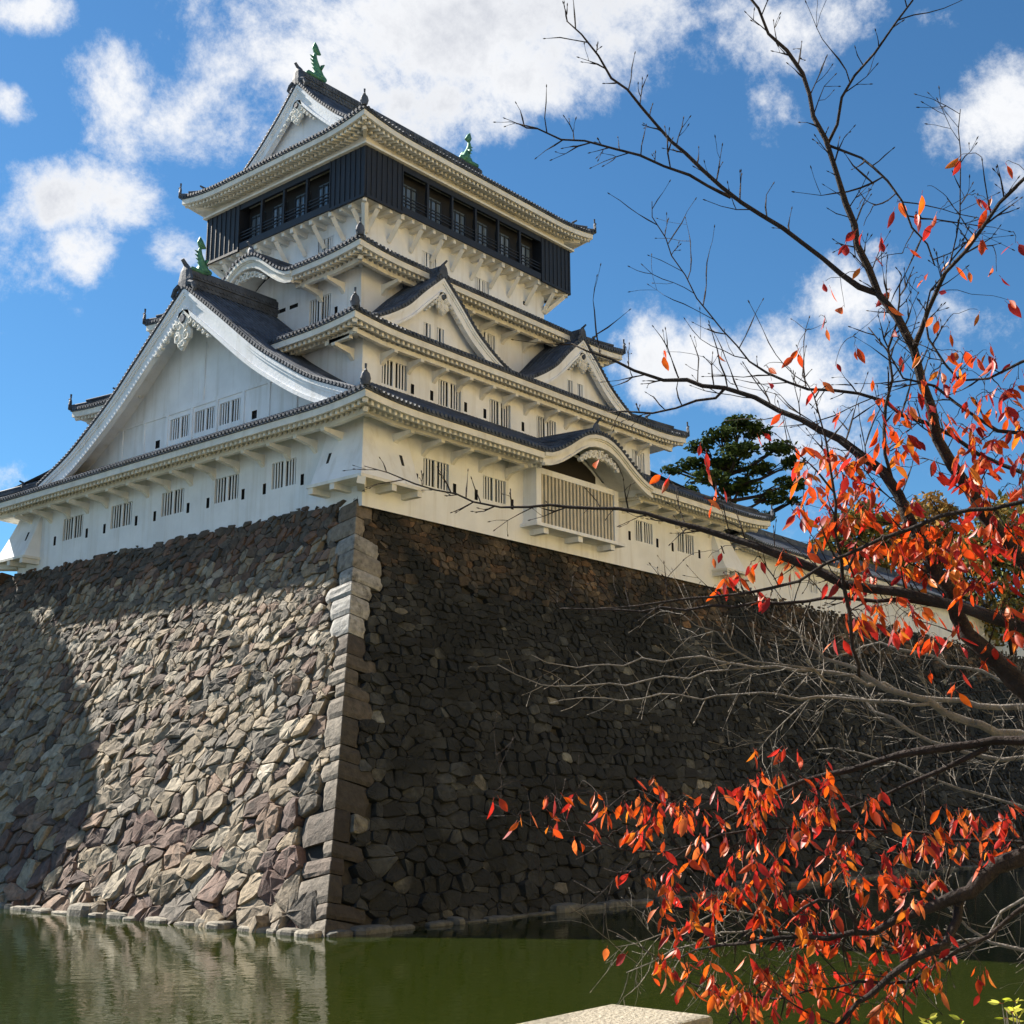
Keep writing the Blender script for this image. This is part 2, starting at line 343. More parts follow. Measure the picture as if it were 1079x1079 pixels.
def skirt(tower, rc, z, inner, over, a=.46, b=.012, bumps={}, upturn=.3, name='roof', beam=True, visible=FACES, cut={}):
    """hipped skirt roof: rc = eave rectangle, inner = rectangle where it meets the wall above"""
    D = {'L': inner.x0-rc.x0, 'R': inner.y0-rc.y0, 'LB': rc.x1-inner.x1, 'RB': rc.y1-inner.y1}
    nb = {'L': ('R', 'RB'), 'LB': ('R', 'RB'), 'R': ('L', 'LB'), 'RB': ('L', 'LB')}
    tiles = MB(); PARTS = []; bracks0 = MB()
    for f in FACES:
        board = MB(); raft = MB(); sof = MB(); bracks = MB(); PARTS.append((board, raft, sof, bracks))
        a0, a1 = rc.span(f); d = D[f]; c0, c1 = D[nb[f][0]], D[nb[f][1]]
        bump = bumps.get(f)
        def kb(s):
            if not bump: return 0
            u = abs(s-bump[0])/bump[1]
            return 0 if u >= 1 else bump[2]*(.5+.5*math.cos(math.pi*u**1.12))-.10*math.sin(math.pi*min(1, u))**4
        def e(s):
            k = min(s-a0, a1-s); return z+upturn*max(0, 1-k/4.5)**2+kb(s)
        def zz(s, t):
            w = max(0, 1-t/d)
            base = z+hfun(t, a, b)+(e(s)-kb(s)-z)*w
            return max(base, e(s)+.05*t) if kb(s) else base
        def tm(s): return d*max(0, min(1, (s-a0)/c0, (a1-s)/c1))
        P = lambda s, t, zv: rc.P(f, s, -t, zv)
        det = f in visible
        cu = cut.get(f)
        def gone(s): return cu and cu[0] < s < cu[1]
        # base sheet
        step = PITCH*2 if det else 2.0
        n = max(2, int((a1-a0)/step)); T = 6
        g = []
        for i in range(n+1):
            u = i/n
            colm = []
            for j in range(T+1):
                t = d*j/T; lo = a0+c0*j/T; hi = a1-c1*j/T; s = lo+(hi-lo)*u
                colm.append(P(s, t, zz(s, t)))
            g.append(colm)
        vs = [p for c in g for p in c]; fs = []
        for i in range(n):
            if cu and gone(a0+(a1-a0)*(i+.5)/n): continue
            for j in range(T): k = i*(T+1)+j; fs.append((k, k+1, k+T+2, k+T+1))
        tiles.add(vs, fs)
        # edge strip below the tiles
        segs = max(2, int((a1-a0)/.31))
        E = [a0+(a1-a0)*i/segs for i in range(segs+1)]
        for i in range(segs):
            s, q = E[i], E[i+1]
            if gone((s+q)/2): continue
            tiles.quad(P(s, 0, e(s)+.0), P(q, 0, e(q)+.0), P(q, .0, e(q)-.16), P(s, .0, e(s)-.16))
            tiles.quad(P(s, .0, e(s)-.16), P(q, .0, e(q)-.16), P(q, .25, e(q)-.16), P(s, .25, e(s)-.16))
        if det:
            k = int((a1-a0)/PITCH); off = ((a1-a0)-k*PITCH)/2
            for i in range(k+1):
                s = a0+off+i*PITCH; tmx = tm(s)
                if s < a0+.05 or s > a1-.05 or gone(s): continue
                tmx = max(tmx, .12)
                st = 5 if tmx > 1 else 2
                row(tiles, [P(s, tmx*j/st-.05*(j == 0), zz(s, tmx*j/st)+.0) for j in range(st+1)])
                p = P(s, -.03, e(s)+.0); o = Vector(P(0, -1, 0))-Vector(P(0, 0, 0)); disc(tiles, p, o, .105, .05)
        # white eave board, soffit
        bt = .17
        S0, S1 = a0+.1, a1-.1
        segs2 = max(2, int((a1-a0)/.6)); E = [S0+(S1-S0)*i/segs2 for i in range(segs2+1)]
        hb = .36
        for i in range(segs2):
            s, q = E[i], E[i+1]
            if gone((s+q)/2): continue
            ks = .45 if (kb(s) > .02 or kb(q) > .02) else 0
            for (lo, hi, t0, t1) in (((-bt, -bt-hb-ks*.55, .08, .24),) if not ks else ((-bt, -bt-.22, .0, .3), (-bt-.22, -bt-.30, .10, .3), (-bt-.30, -bt-.60, .19, .3), (-bt-.60, -bt-.74, .06, .3))):
                board.hexa([P(s, t0, e(s)+hi), P(q, t0, e(q)+hi), P(q, t1, e(q)+hi), P(s, t1, e(s)+hi),
                            P(s, t0, e(s)+lo), P(q, t0, e(q)+lo), P(q, t1, e(q)+lo), P(s, t1, e(s)+lo)])
        o = over[f]
        def sz_(s, t): return e(s)-.50+.33*(t-.2)*(1 if not kb(s) else .2)
        for i in range(segs2):
            s, q = E[i], E[i+1]
            if gone((s+q)/2): continue
            s_in, q_in = min(max(s, a0+o), a1-o), min(max(q, a0+o), a1-o)
            sof.quad(P(s, .2, sz_(s, .2)), P(q, .2, sz_(q, .2)), P(q_in, o, sz_(q_in, o)), P(s_in, o, sz_(s_in, o)))
        if det:
            rp = .40; k = int((a1-a0-.8)/rp)
            for i in range(k+1):
                s = a0+.4+i*rp
                if kb(s) > .15 or gone(s): continue
                tl = min(o, max(.5, min(s-a0, a1-s)))
                h = .085
                for (t0, t1, dz, hh) in ((.30, tl, 0, .24), (min(1.0, tl-.05), tl, -.24, .18)):
                    if t1-t0 < .1: continue
                    raft.hexa([P(s-h, t0, sz_(s, t0)+dz-hh), P(s+h, t0, sz_(s, t0)+dz-hh), P(s+h, t1, sz_(s, t1)+dz-hh), P(s-h, t1, sz_(s, t1)+dz-hh),
                               P(s-h, t0, sz_(s, t0)+dz), P(s+h, t0, sz_(s, t0)+dz), P(s+h, t1, sz_(s, t1)+dz), P(s-h, t1, sz_(s, t1)+dz)])
            # board between the two rafter rows
            if beam:
                tb = max(.9, o-1.25)
                zb = z-.50+.33*(tb-.2)-.42
                gaps = [(a0+tb, cu[0]-4.0), (cu[1]+4.0, a1-tb)] if cu else [(a0+tb, a1-tb)] if not bump else [(a0+tb, bump[0]-bump[1]+.6), (bump[0]+bump[1]-.6, a1-tb)]
                for (g0, g1) in gaps:
                    for (m0, m1, zz0) in ((g0, min(g0+2, g1), .12), (g0+2, g1-2, 0), (g1-2, g1, .12)):
                        if m1-m0 < .1: continue
                        bracks.hexa([P(m0, tb-.13, zb-.24+(.18 if m0 == g0 and g0 == a0+tb else 0)*1), P(m1, tb-.13, zb-.24), P(m1, tb+.13, zb-.24), P(m0, tb+.13, zb-.24+(.18 if m0 == g0 and g0 == a0+tb else 0)),
                                     P(m0, tb-.13, zb+.02+(.18 if m0 == g0 and g0 == a0+tb else 0)), P(m1, tb-.13, zb+.02), P(m1, tb+.13, zb+.02), P(m0, tb+.13, zb+.02+(.18 if m0 == g0 and g0 == a0+tb else 0))])
                    L = (g1-g0-1.6); kk = max(1, round(L/2.15))
                    for i in range(kk+1):
                        s = g0+.8+L*i/kk
                        if s < a0+o or s > a1-o: continue
                        # arm with a chamfered underside
                        fr = [(tb-.22, zb-.24), (tb-.22, zb-.42), (o-.35, zb-.62), (o+.02, zb-.95), (o+.02, zb-.24)]
                        vs = [P(s-.14, t, zv) for t, zv in fr]+[P(s+.14, t, zv) for t, zv in fr]
                        bracks.add(vs, [(0, 1, 2, 3, 4), (9, 8, 7, 6, 5)]+[(i_, (i_+1) % 5, 5+(i_+1) % 5, 5+i_) for i_ in range(5)])
    # hip ridges and corner ornaments
    ridges = []
    corners = [(rc.x0, rc.y0, inner.x0, inner.y0), (rc.x0, rc.y1, inner.x0, inner.y1), (rc.x1, rc.y0, inner.x1, inner.y0), (rc.x1, rc.y1, inner.x1, inner.y1)]
    d0 = D['L']
    for (x, y, xi, yi) in corners:
        mb = MB(); pts = []
        for j in range(9):
            u = j/8; t = d0*u
            pts.append(Vector((x+(xi-x)*u, y+(yi-y)*u, z+upturn*(1-u)**2+hfun(t, a, b)+.12)))
        dirv = Vector((x-xi, y-yi, 0)).normalized()
        pts[0] = pts[0]+dirv*.05
        mb.tube(pts, [(.16, .16)]*9, 6)
        up_ = [p+Vector((0, 0, .22)) for p in pts]
        mb.tube(up_[1:], .11, 6)
        p = pts[0]+Vector((0, 0, .15))
        # onigawara plate, round tile and upright finial
        s = dirv.cross(Vector((0, 0, 1)))
        mb.tube([p+dirv*.02+Vector((0, 0, -.3)), p+Vector((0, 0, .0)), p-dirv*.02+Vector((0, 0, .28)), p-dirv*.02+Vector((0, 0, .42))], [(.20, .09), (.27, .10), (.2, .10), (.08, .07)], 8, squash=s)
        mb.tube([p+dirv*.05+Vector((0, 0, .36)), p-dirv*.03+Vector((0, 0, .52)), p-dirv*.03+Vector((0, 0, .78))], [.10, .055, .07], 6)
        q = pts[3]+Vector((0, 0, .2))
        mb.tube([q-Vector((0, 0, .1)), q+Vector((0, 0, .22))], [(.2, .12), (.12, .08)], 6, squash=s)
        mb.tube([q+Vector((0, 0, .2))-dirv*.1, q+dirv*.28+Vector((0, 0, .42))], [.09, .06], 6)
        ridges.append(mb)
    # diagonal corner beams below
    for (x, y, xi, yi) in corners[:]:
        o = over['L']; dv = Vector((1 if xi > x else -1, 1 if yi > y else -1, 0))
        p0 = Vector((x, y, z+upturn-.62))+dv*.25; p1 = Vector((x, y, z-.62+.33*o))+dv*(o+.2)
        bracks = MB(); PARTS.append((None, None, None, bracks))
        bracks.tube([p0, p1], .2, 4)
        bracks.tube([p0+dv*.55-Vector((0, 0, .26)), p1-Vector((0, 0, .30))], .17, 4)
    r = part(tiles, name, TILE, tower)
    for bo_, ra_, so_, br_ in PARTS:
        if bo_ and bo_.v: part(bo_, 'eave_board', TRIM, r)
        if so_ and so_.v: part(so_, 'soffit', TRIM, r, norm=False)
        if ra_ and ra_.v: part(ra_, 'rafters', TRIM, r)
        if br_ and br_.v: part(br_, 'bracket_arms' if bo_ else 'corner_beam', TRIM, r)
    for mb in ridges: part(mb, 'hip_ridge', TILE, r, smooth=False)
    return r

def interp(prof, d):
    for (a, za), (b, zb) in zip(prof, prof[1:]):
        if d <= b: return za+(zb-za)*(d-a)/(b-a)
    (a, za), (b, zb) = prof[-2:]; return zb+(zb-za)*(d-b)/(b-a)
def smooth_prof(prof, n=28):               # monotone resample with a little smoothing
    D = prof[-1][0]; pts = [interp(prof, D*i/n) for i in range(n+1)]
    for _ in range(3):
        pts = [pts[0]]+[(pts[i-1]+2*pts[i]+pts[i+1])/4 for i in range(1, n)]+[pts[-1]]
    return [(D*i/n, pts[i]) for i in range(n+1)]
def offset(prof, w):                        # curve moved inwards (down and to the middle) by w, cut at the centre line
    out = []
    for i, (d, z) in enumerate(prof):
        a = prof[max(i-1, 0)]; b = prof[min(i+1, len(prof)-1)]
        t = Vector((b[0]-a[0], b[1]-a[1])).normalized(); nx, nz = t.y, -t.x   # pointing inwards and down
        out.append((d+nx*w, z+nz*w))
    res = [p for p in out if p[0] > 0]
    if len(res) < len(out) or out[0][0] != 0:
        k = len(out)-len(res)
        if k > 0: a, b = out[k-1], out[k]
        else: a, b = out[0], out[1]
        z0 = a[1]+(b[1]-a[1])*(0-a[0])/(b[0]-a[0]); res = [(0, z0)]+res
    return res

def gable(tower, f, rc, c, prof, back, recess, zbase, barge=1.2, wins=(), frame=None, pend=1.0, ridge_h=.6, ridge_w=.42, over=0, name='gable', blen=None):
    """f/rc give the plane of the bargeboard; c centre; prof [(distance, z of tiles)], back = depth of the roof behind the front"""
    prof = smooth_prof(prof); hw = prof[-1][0]
    P = lambda s, n, z: rc.P(f, s, n, z)
    tiles = MB(); bb = MB(); wl = MB(); fr = MB()
    outv = Vector(P(0, 1, 0))-Vector(P(0, 0, 0))
    for sg in (-1, 1):
        # sheet
        g = [[P(c+sg*d, n, z-.02) for (d, z) in prof] for n in (0.12, -back)]
        for i in range(len(prof)-1): tiles.quad(g[0][i], g[0][i+1], g[1][i+1], g[1][i])
        # tile rows running down the slope
        gp_ = PITCH*1.25; k = int(back/gp_)
        for i in range(k+1):
            n = .04-i*gp_
            row(tiles, [P(c+sg*d, n, z) for (d, z) in prof[::2]], r=.125)
        # rake edge: stub tiles lying across the rake
        L = 0; nxt = .2
        for i in range(len(prof)-1):
            a = Vector(prof[i]); b = Vector(prof[i+1]); l = (b-a).length
            while nxt < L+l:
                q = a+(b-a)*((nxt-L)/l)
                tiles.tube([P(c+sg*q.x, -.45, q.y-.02), P(c+sg*q.x, .2, q.y-.02)], .1, 8); nxt += .3
            L += l
        o1 = offset(prof, .16)
        m_ = min(len(o1), len(prof))
        pr = prof[-m_:]; oo = o1[-m_:]
        for i in range(m_-1):
            tiles.quad(P(c+sg*pr[i][0], .13, pr[i][1]), P(c+sg*pr[i+1][0], .13, pr[i+1][1]), P(c+sg*oo[i+1][0], .13, oo[i+1][1]), P(c+sg*oo[i][0], .13, oo[i][1]))
            bb_t = MB
        # bargeboard: stepped mouldings
        def band(w0, w1, n0, n1):
            A = smooth_prof([p for p in offset(prof, w0)], 24); B = smooth_prof([p for p in offset(prof, w1)], 24)
            # taper a bit towards the foot
            for i in range(24):
                p = [P(c+sg*A[i][0], n0, A[i][1]), P(c+sg*A[i+1][0], n0, A[i+1][1]), P(c+sg*A[i+1][0], n1, A[i+1][1]), P(c+sg*A[i][0], n1, A[i][1])]
                q = [P(c+sg*B[i][0], n0, B[i][1]), P(c+sg*B[i+1][0], n0, B[i+1][1]), P(c+sg*B[i+1][0], n1, B[i+1][1]), P(c+sg*B[i][0], n1, B[i][1])]
                bb.hexa(q+p)
        band(.16, .16+barge*.20, -.25, .12); band(.16+barge*.20, .16+barge*.34, -.25, .05); band(.16+barge*.34, .16+barge*.80, -.25, -.04); band(.16+barge*.80, .16+barge, -.3, .06)
        # soffit behind the board
        A = offset(prof, .2+barge*.12)
        for i in range(len(A)-1):
            wl.quad(P(c+sg*A[i][0], -.2, A[i][1]), P(c+sg*A[i+1][0], -.2, A[i+1][1]), P(c+sg*A[i+1][0], -recess, A[i+1][1]), P(c+sg*A[i][0], -recess, A[i][1]))
        # gable wall with openings: strips between base and soffit curve
    A = offset(prof, .25)
    Af = lambda d: interp(A, abs(d))
    hs = list(wins); edges = sorted({h[0]-h[2]/2 for h in hs}|{h[0]+h[2]/2 for h in hs}|{c+sg*a_[0] for a_ in A for sg in (-1, 1)})
    edges = [e_ for i, e_ in enumerate(edges) if i == 0 or e_-edges[i-1] > 1e-4]
    for i in range(len(edges)-1):
        s0, s1 = edges[i], edges[i+1]; sm = (s0+s1)/2
        cuts = [(h[1]-h[3]/2, h[1]+h[3]/2) for h in hs if abs(sm-h[0]) < h[2]/2-1e-5]
        t0, t1 = Af(s0-c), Af(s1-c)
        if max(t0, t1) < zbase: continue
        zlo = zbase
        for (l, h_) in sorted(cuts):
            wl.quad(P(s0, -recess, zlo), P(s1, -recess, zlo), P(s1, -recess, l), P(s0, -recess, l)); zlo = h_
        wl.quad(P(s0, -recess, zlo), P(s1, -recess, zlo), P(s1, -recess, max(t1, zlo)), P(s0, -recess, max(t0, zlo)))
    g = part(tiles, name, TILE, tower, norm=False)
    part(bb, 'bargeboard', PLASTER, g)
    gw = part(wl, 'gable_wall', PLASTER, g, norm=False)
    rc2 = Rect(rc.x0, rc.y0, rc.x1, rc.y1)
    class RR(Rect):
        pass
    r2 = Rect(rc.x0+(recess if f == 'L' else 0), rc.y0+(recess if f == 'R' else 0), rc.x1, rc.y1)
    for h in hs: opening(g, r2, f, *h[:5])
    if frame:
        for (a0, a1, z0, z1) in frame: fbox(fr, r2, f, a0, a1, 0, .07, z0, z1)
        part(fr, 'wall_frame', PLASTER, g)
    # ridge with end tile
    zt = prof[0][1]
    rd = MB()
    fbox(rd, rc, f, c-ridge_w/2, c+ridge_w/2, -back, -.05, zt-.1, zt+ridge_h*.8)
    fbox(rd, rc, f, c-ridge_w*.62, c+ridge_w*.62, -back, .0, zt+ridge_h*.36, zt+ridge_h*.44)
    rd.tube([P(c, 0, zt+ridge_h*.85), P(c, -back, zt+ridge_h*.85)], ridge_w*.33, 8)
    k = int(back/.3)
    for i in range(k):
        for sg in (-1, 1):
            for zq in (.2, .62): rd.tube([P(c+sg*ridge_w*.46, -.2-i*.3, zt+ridge_h*zq), P(c+sg*(ridge_w*.5+.04), -.2-i*.3, zt+ridge_h*zq)], .085*ridge_h/.6, 6)
    part(rd, 'ridge', TILE, g)
    on = MB(); h = ridge_h
    sq = Vector(P(1, 0, 0))-Vector(P(0, 0, 0))
    on.tube([P(c, .05, zt-.25*h), P(c, .05, zt+.25*h), P(c, .05, zt+.8*h), P(c, .05, zt+1.15*h)], [(.42*h, .12), (.66*h, .14), (.48*h, .13), (.16*h, .08)], 10, squash=sq)
    for sg in (-1, 1):
        on.tube([P(c+sg*.45*h, .12, zt+.0*h), P(c+sg*.75*h, .12, zt-.12*h), P(c+sg*.95*h, .12, zt-.45*h), P(c+sg*.8*h, .12, zt-.62*h)], [.16*h, .14*h, .12*h, .08*h], 6)
    on.tube([P(c, .0, zt+1.05*h), P(c, .35, zt+1.38*h)], [.13*h, .10*h], 8)
    part(on, 'ridge_end_tile', TILE, g)
    # carved pendant under the apex: shield with hexagonal boss and scrolls
    if pend:
        B = offset(prof, .16+barge); za = B[0][1]-.30*pend
        pd = MB(); k = pend
        prof2 = [(0, .35), (.34, .25), (.5, -.15), (.42, -.5), (.62, -.75), (.58, -1.1), (.34, -1.2), (.22, -1.42), (0, -1.6)]
        ring = [(x*k, y*k) for x, y in prof2]+[(-x*k, y*k) for x, y in prof2[-2:0:-1]]
        n_ = len(ring)
        vs = [P(c+x, .06, za+y) for x, y in ring]+[P(c+x, -.12, za+y) for x, y in ring]
        pd.add(vs, [tuple(range(n_)), tuple(range(2*n_-1, n_-1, -1))]+[(i, (i+1) % n_, n_+(i+1) % n_, n_+i) for i in range(n_)])
        def scroll(cx_, cz_, r, dirr):
            pts = []
            for i in range(15):
                t = i/14; rr = r*(1-.72*t); an = dirr*(t*2*math.pi*1.35)+math.pi/2
                pts.append(P(c+cx_+math.cos(an)*rr, .08, za+cz_+math.sin(an)*rr))
            pd.tube(pts, .05*k, 5)
        for sg in (-1, 1):
            scroll(sg*.33*k, -.95*k, .24*k, sg); scroll(sg*.22*k, -.45*k, .16*k, -sg); scroll(sg*.12*k, -1.3*k, .15*k, sg)
            # side tendrils following the board
            for j in range(5):
                u = .55+.34*j; dd = u*k*1.0; zz_ = interp(B, dd+.15)-.10*k
                rr = (.21-.03*j)*k
                q = [P(c+sg*dd+math.cos(t)*rr, .03, zz_+math.sin(t)*rr*.8) for t in [i*math.pi/4 for i in range(8)]]
                q2 = [P(c+sg*dd+math.cos(t)*rr, -.12, zz_+math.sin(t)*rr*.8) for t in [i*math.pi/4 for i in range(8)]]
                pd.add(q+q2, [tuple(range(8)), tuple(range(15, 7, -1))]+[(i, (i+1) % 8, 8+(i+1) % 8, 8+i) for i in range(8)])
                scroll(sg*dd, zz_-za, rr*.75, sg)
        o = part(pd, 'carved_pendant', TRIM, g)
        hx = MB(); hx.tube([P(c, .05, za-.10*k), P(c, .17, za-.10*k)], [.24*k, .19*k], 6); part(hx, 'boss', TILE, g)
    return g

def fish(tower, base, h, face):            # green fish standing on its head, tail up
    mb = MB(); b = Vector(base); f = Vector(face)
    pts = []; rad = []
    for i in range(14):
        t = i/13
        x = .26*math.sin(math.pi*(1-t)*.62)*(1-t)+.03-.15*math.sin(math.pi*t*.9)*.55+.06*t
        pts.append(b+f*(x*h)+Vector((0, 0, (.05+.80*t)*h)))
        rad.append((h*(.145*(1-t)**.6+.035), h*(.125*(1-t)**.6+.02)))
    mb.tube(pts, rad, 10)
    hd = b+f*(.26*h)+Vector((0, 0, .09*h))
    mb.tube([b+Vector((0, 0, .1*h)), hd-f*.1*h, hd+f*.08*h, hd+f*.22*h+Vector((0, 0, .03*h))], [.12*h, .16*h, .13*h, .06*h], 8)
    mb.box(b.x-.3*h, b.x+.3*h, b.y-.14*h, b.y+.14*h, b.z-.1, b.z+.06*h)
    side = f.cross(Vector((0, 0, 1)))
    def fin(pl, th=.03):
        vs = [p+side*th*h for p in pl]+[p-side*th*h for p in pl]; n = len(pl)
        mb.add(vs, [tuple(range(n)), tuple(range(2*n-1, n-1, -1))]+[(i, (i+1) % n, n+(i+1) % n, n+i) for i in range(n)])
    tp = pts[-1]
    U = Vector((0, 0, 1))
    fin([tp-U*.05*h-f*.04*h, tp+f*.05*h-U*.05*h, tp+f*.19*h+U*.0*h, tp+f*.11*h+U*.12*h, tp+f*.05*h+U*.22*h, tp-f*.05*h+U*.32*h, tp-f*.13*h+U*.12*h])
    for i in (3, 5, 7, 9):
        p = pts[i]; fin([p-f*rad[i][0]*.6, p-f*(rad[i][0]+.09*h)+U*.08*h, p-f*rad[i][0]*.6+U*.09*h], .012)
    for sg in (-1, 1):
        p = pts[3]; q = [p+side*sg*.1*h, p+side*sg*.26*h+U*.16*h, p+side*sg*.1*h+U*.2*h]
        mb.add([x+f*.02*h for x in q]+[x-f*.02*h for x in q], [(0, 1, 2), (5, 4, 3), (0, 1, 4, 3), (1, 2, 5, 4), (2, 0, 3, 5)])
    return part(mb, 'fish_ornament', PATINA, tower, smooth=True)

# ------------------------------------------------------------------ setting
def struct(mb, name, m, **k):
    o = mb.build(name, m, None, **k); o['kind'] = 'structure'; return o
g = MB(); g.quad((-1500, -1500, -2.2), (1500, -1500, -2.2), (1500, 1500, -2.2), (-1500, 1500, -2.2)); struct(g, 'ground', GRASS, norm=False)
g = MB(); g.quad((-300, -39.0, 0), (300, -39.0, 0), (300, 200, 0), (-300, 200, 0)); struct(g, 'moat_water', WATER, norm=False)
# bank on the camera's side
g = MB()
# the bank runs square to the view
def bankpt(u, v, z): p = CAM+rt0*u+fw*v; return (p.x, p.y, z)
pb = [(9, -2.3), (6.6, .3), (5.8, 2.9), (5.3, 3.5), (-6, 3.6)]
us = [-400, -100, -30, -10, -4, -1, 1, 4, 10, 30, 100, 400]
vs = [bankpt(u, v, z) for u in us for v, z in pb]; fs = []
for i in range(len(us)-1):
    for j in range(len(pb)-1): k = i*len(pb)+j; fs.append((k, k+1, k+len(pb)+1, k+len(pb)))
g.add(vs, fs); struct(g, 'bank_ground', GRASS, norm=False)
g = MB(); g.add([bankpt(u, v, 3.6) for u, v in ((-400, -6), (400, -6), (400, -600), (-400, -600))], [(0, 1, 2, 3)]); struct(g, 'plaza_pavement', PAVE, norm=False)
g = MB(); g.box(-80, 7, 50, 220, -2, 1.6); struct(g, 'far_bank_ground', GRASS)
g = MB(); g.box(7.5, 140, 7.5, 120, 2, 20.0); struct(g, 'castle_ground', GRASS)

# ------------------------------------------------------------------ stone wall
HW = 20.25
def off(z): return 6.0*(1-(1-min(max(z, -1), HW)/HW)**1.22) if z > 0 else .3*z*1.2
def offL(z): return off(z)+(.035*(min(z, HW)-7.5) if z > 7.5 else -.045*(7.5-max(z, 0)))
def clip(poly, nx, ny, c):
    out = []
    n = len(poly)
    for i in range(n):
        a = poly[i]; b = poly[(i+1) % n]; da = a[0]*nx+a[1]*ny-c; db = b[0]*nx+b[1]*ny-c
        if da <= 0: out.append(a)
        if (da < 0 and db > 0) or (da > 0 and db < 0):
            t = da/(da-db); out.append((a[0]+(b[0]-a[0])*t, a[1]+(b[1]-a[1])*t))
    return out
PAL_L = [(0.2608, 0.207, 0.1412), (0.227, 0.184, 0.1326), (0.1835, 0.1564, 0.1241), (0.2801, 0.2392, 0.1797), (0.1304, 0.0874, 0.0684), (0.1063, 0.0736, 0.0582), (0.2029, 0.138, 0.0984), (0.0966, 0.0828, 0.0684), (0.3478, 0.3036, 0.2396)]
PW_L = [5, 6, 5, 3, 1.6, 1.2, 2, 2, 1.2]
PAL_R = [(0.0249, 0.0264, 0.0249), (0.0183, 0.0194, 0.0183), (0.0321, 0.034, 0.0321), (0.0186, 0.0197, 0.0186), (0.0129, 0.0137, 0.0129), (0.0417, 0.0443, 0.0417), (0.0236, 0.0251, 0.0236)]  # right-face stone colours, darkened to carry that side's shade
PW_R = [5, 5, 3, 2, 4, 1, 2]
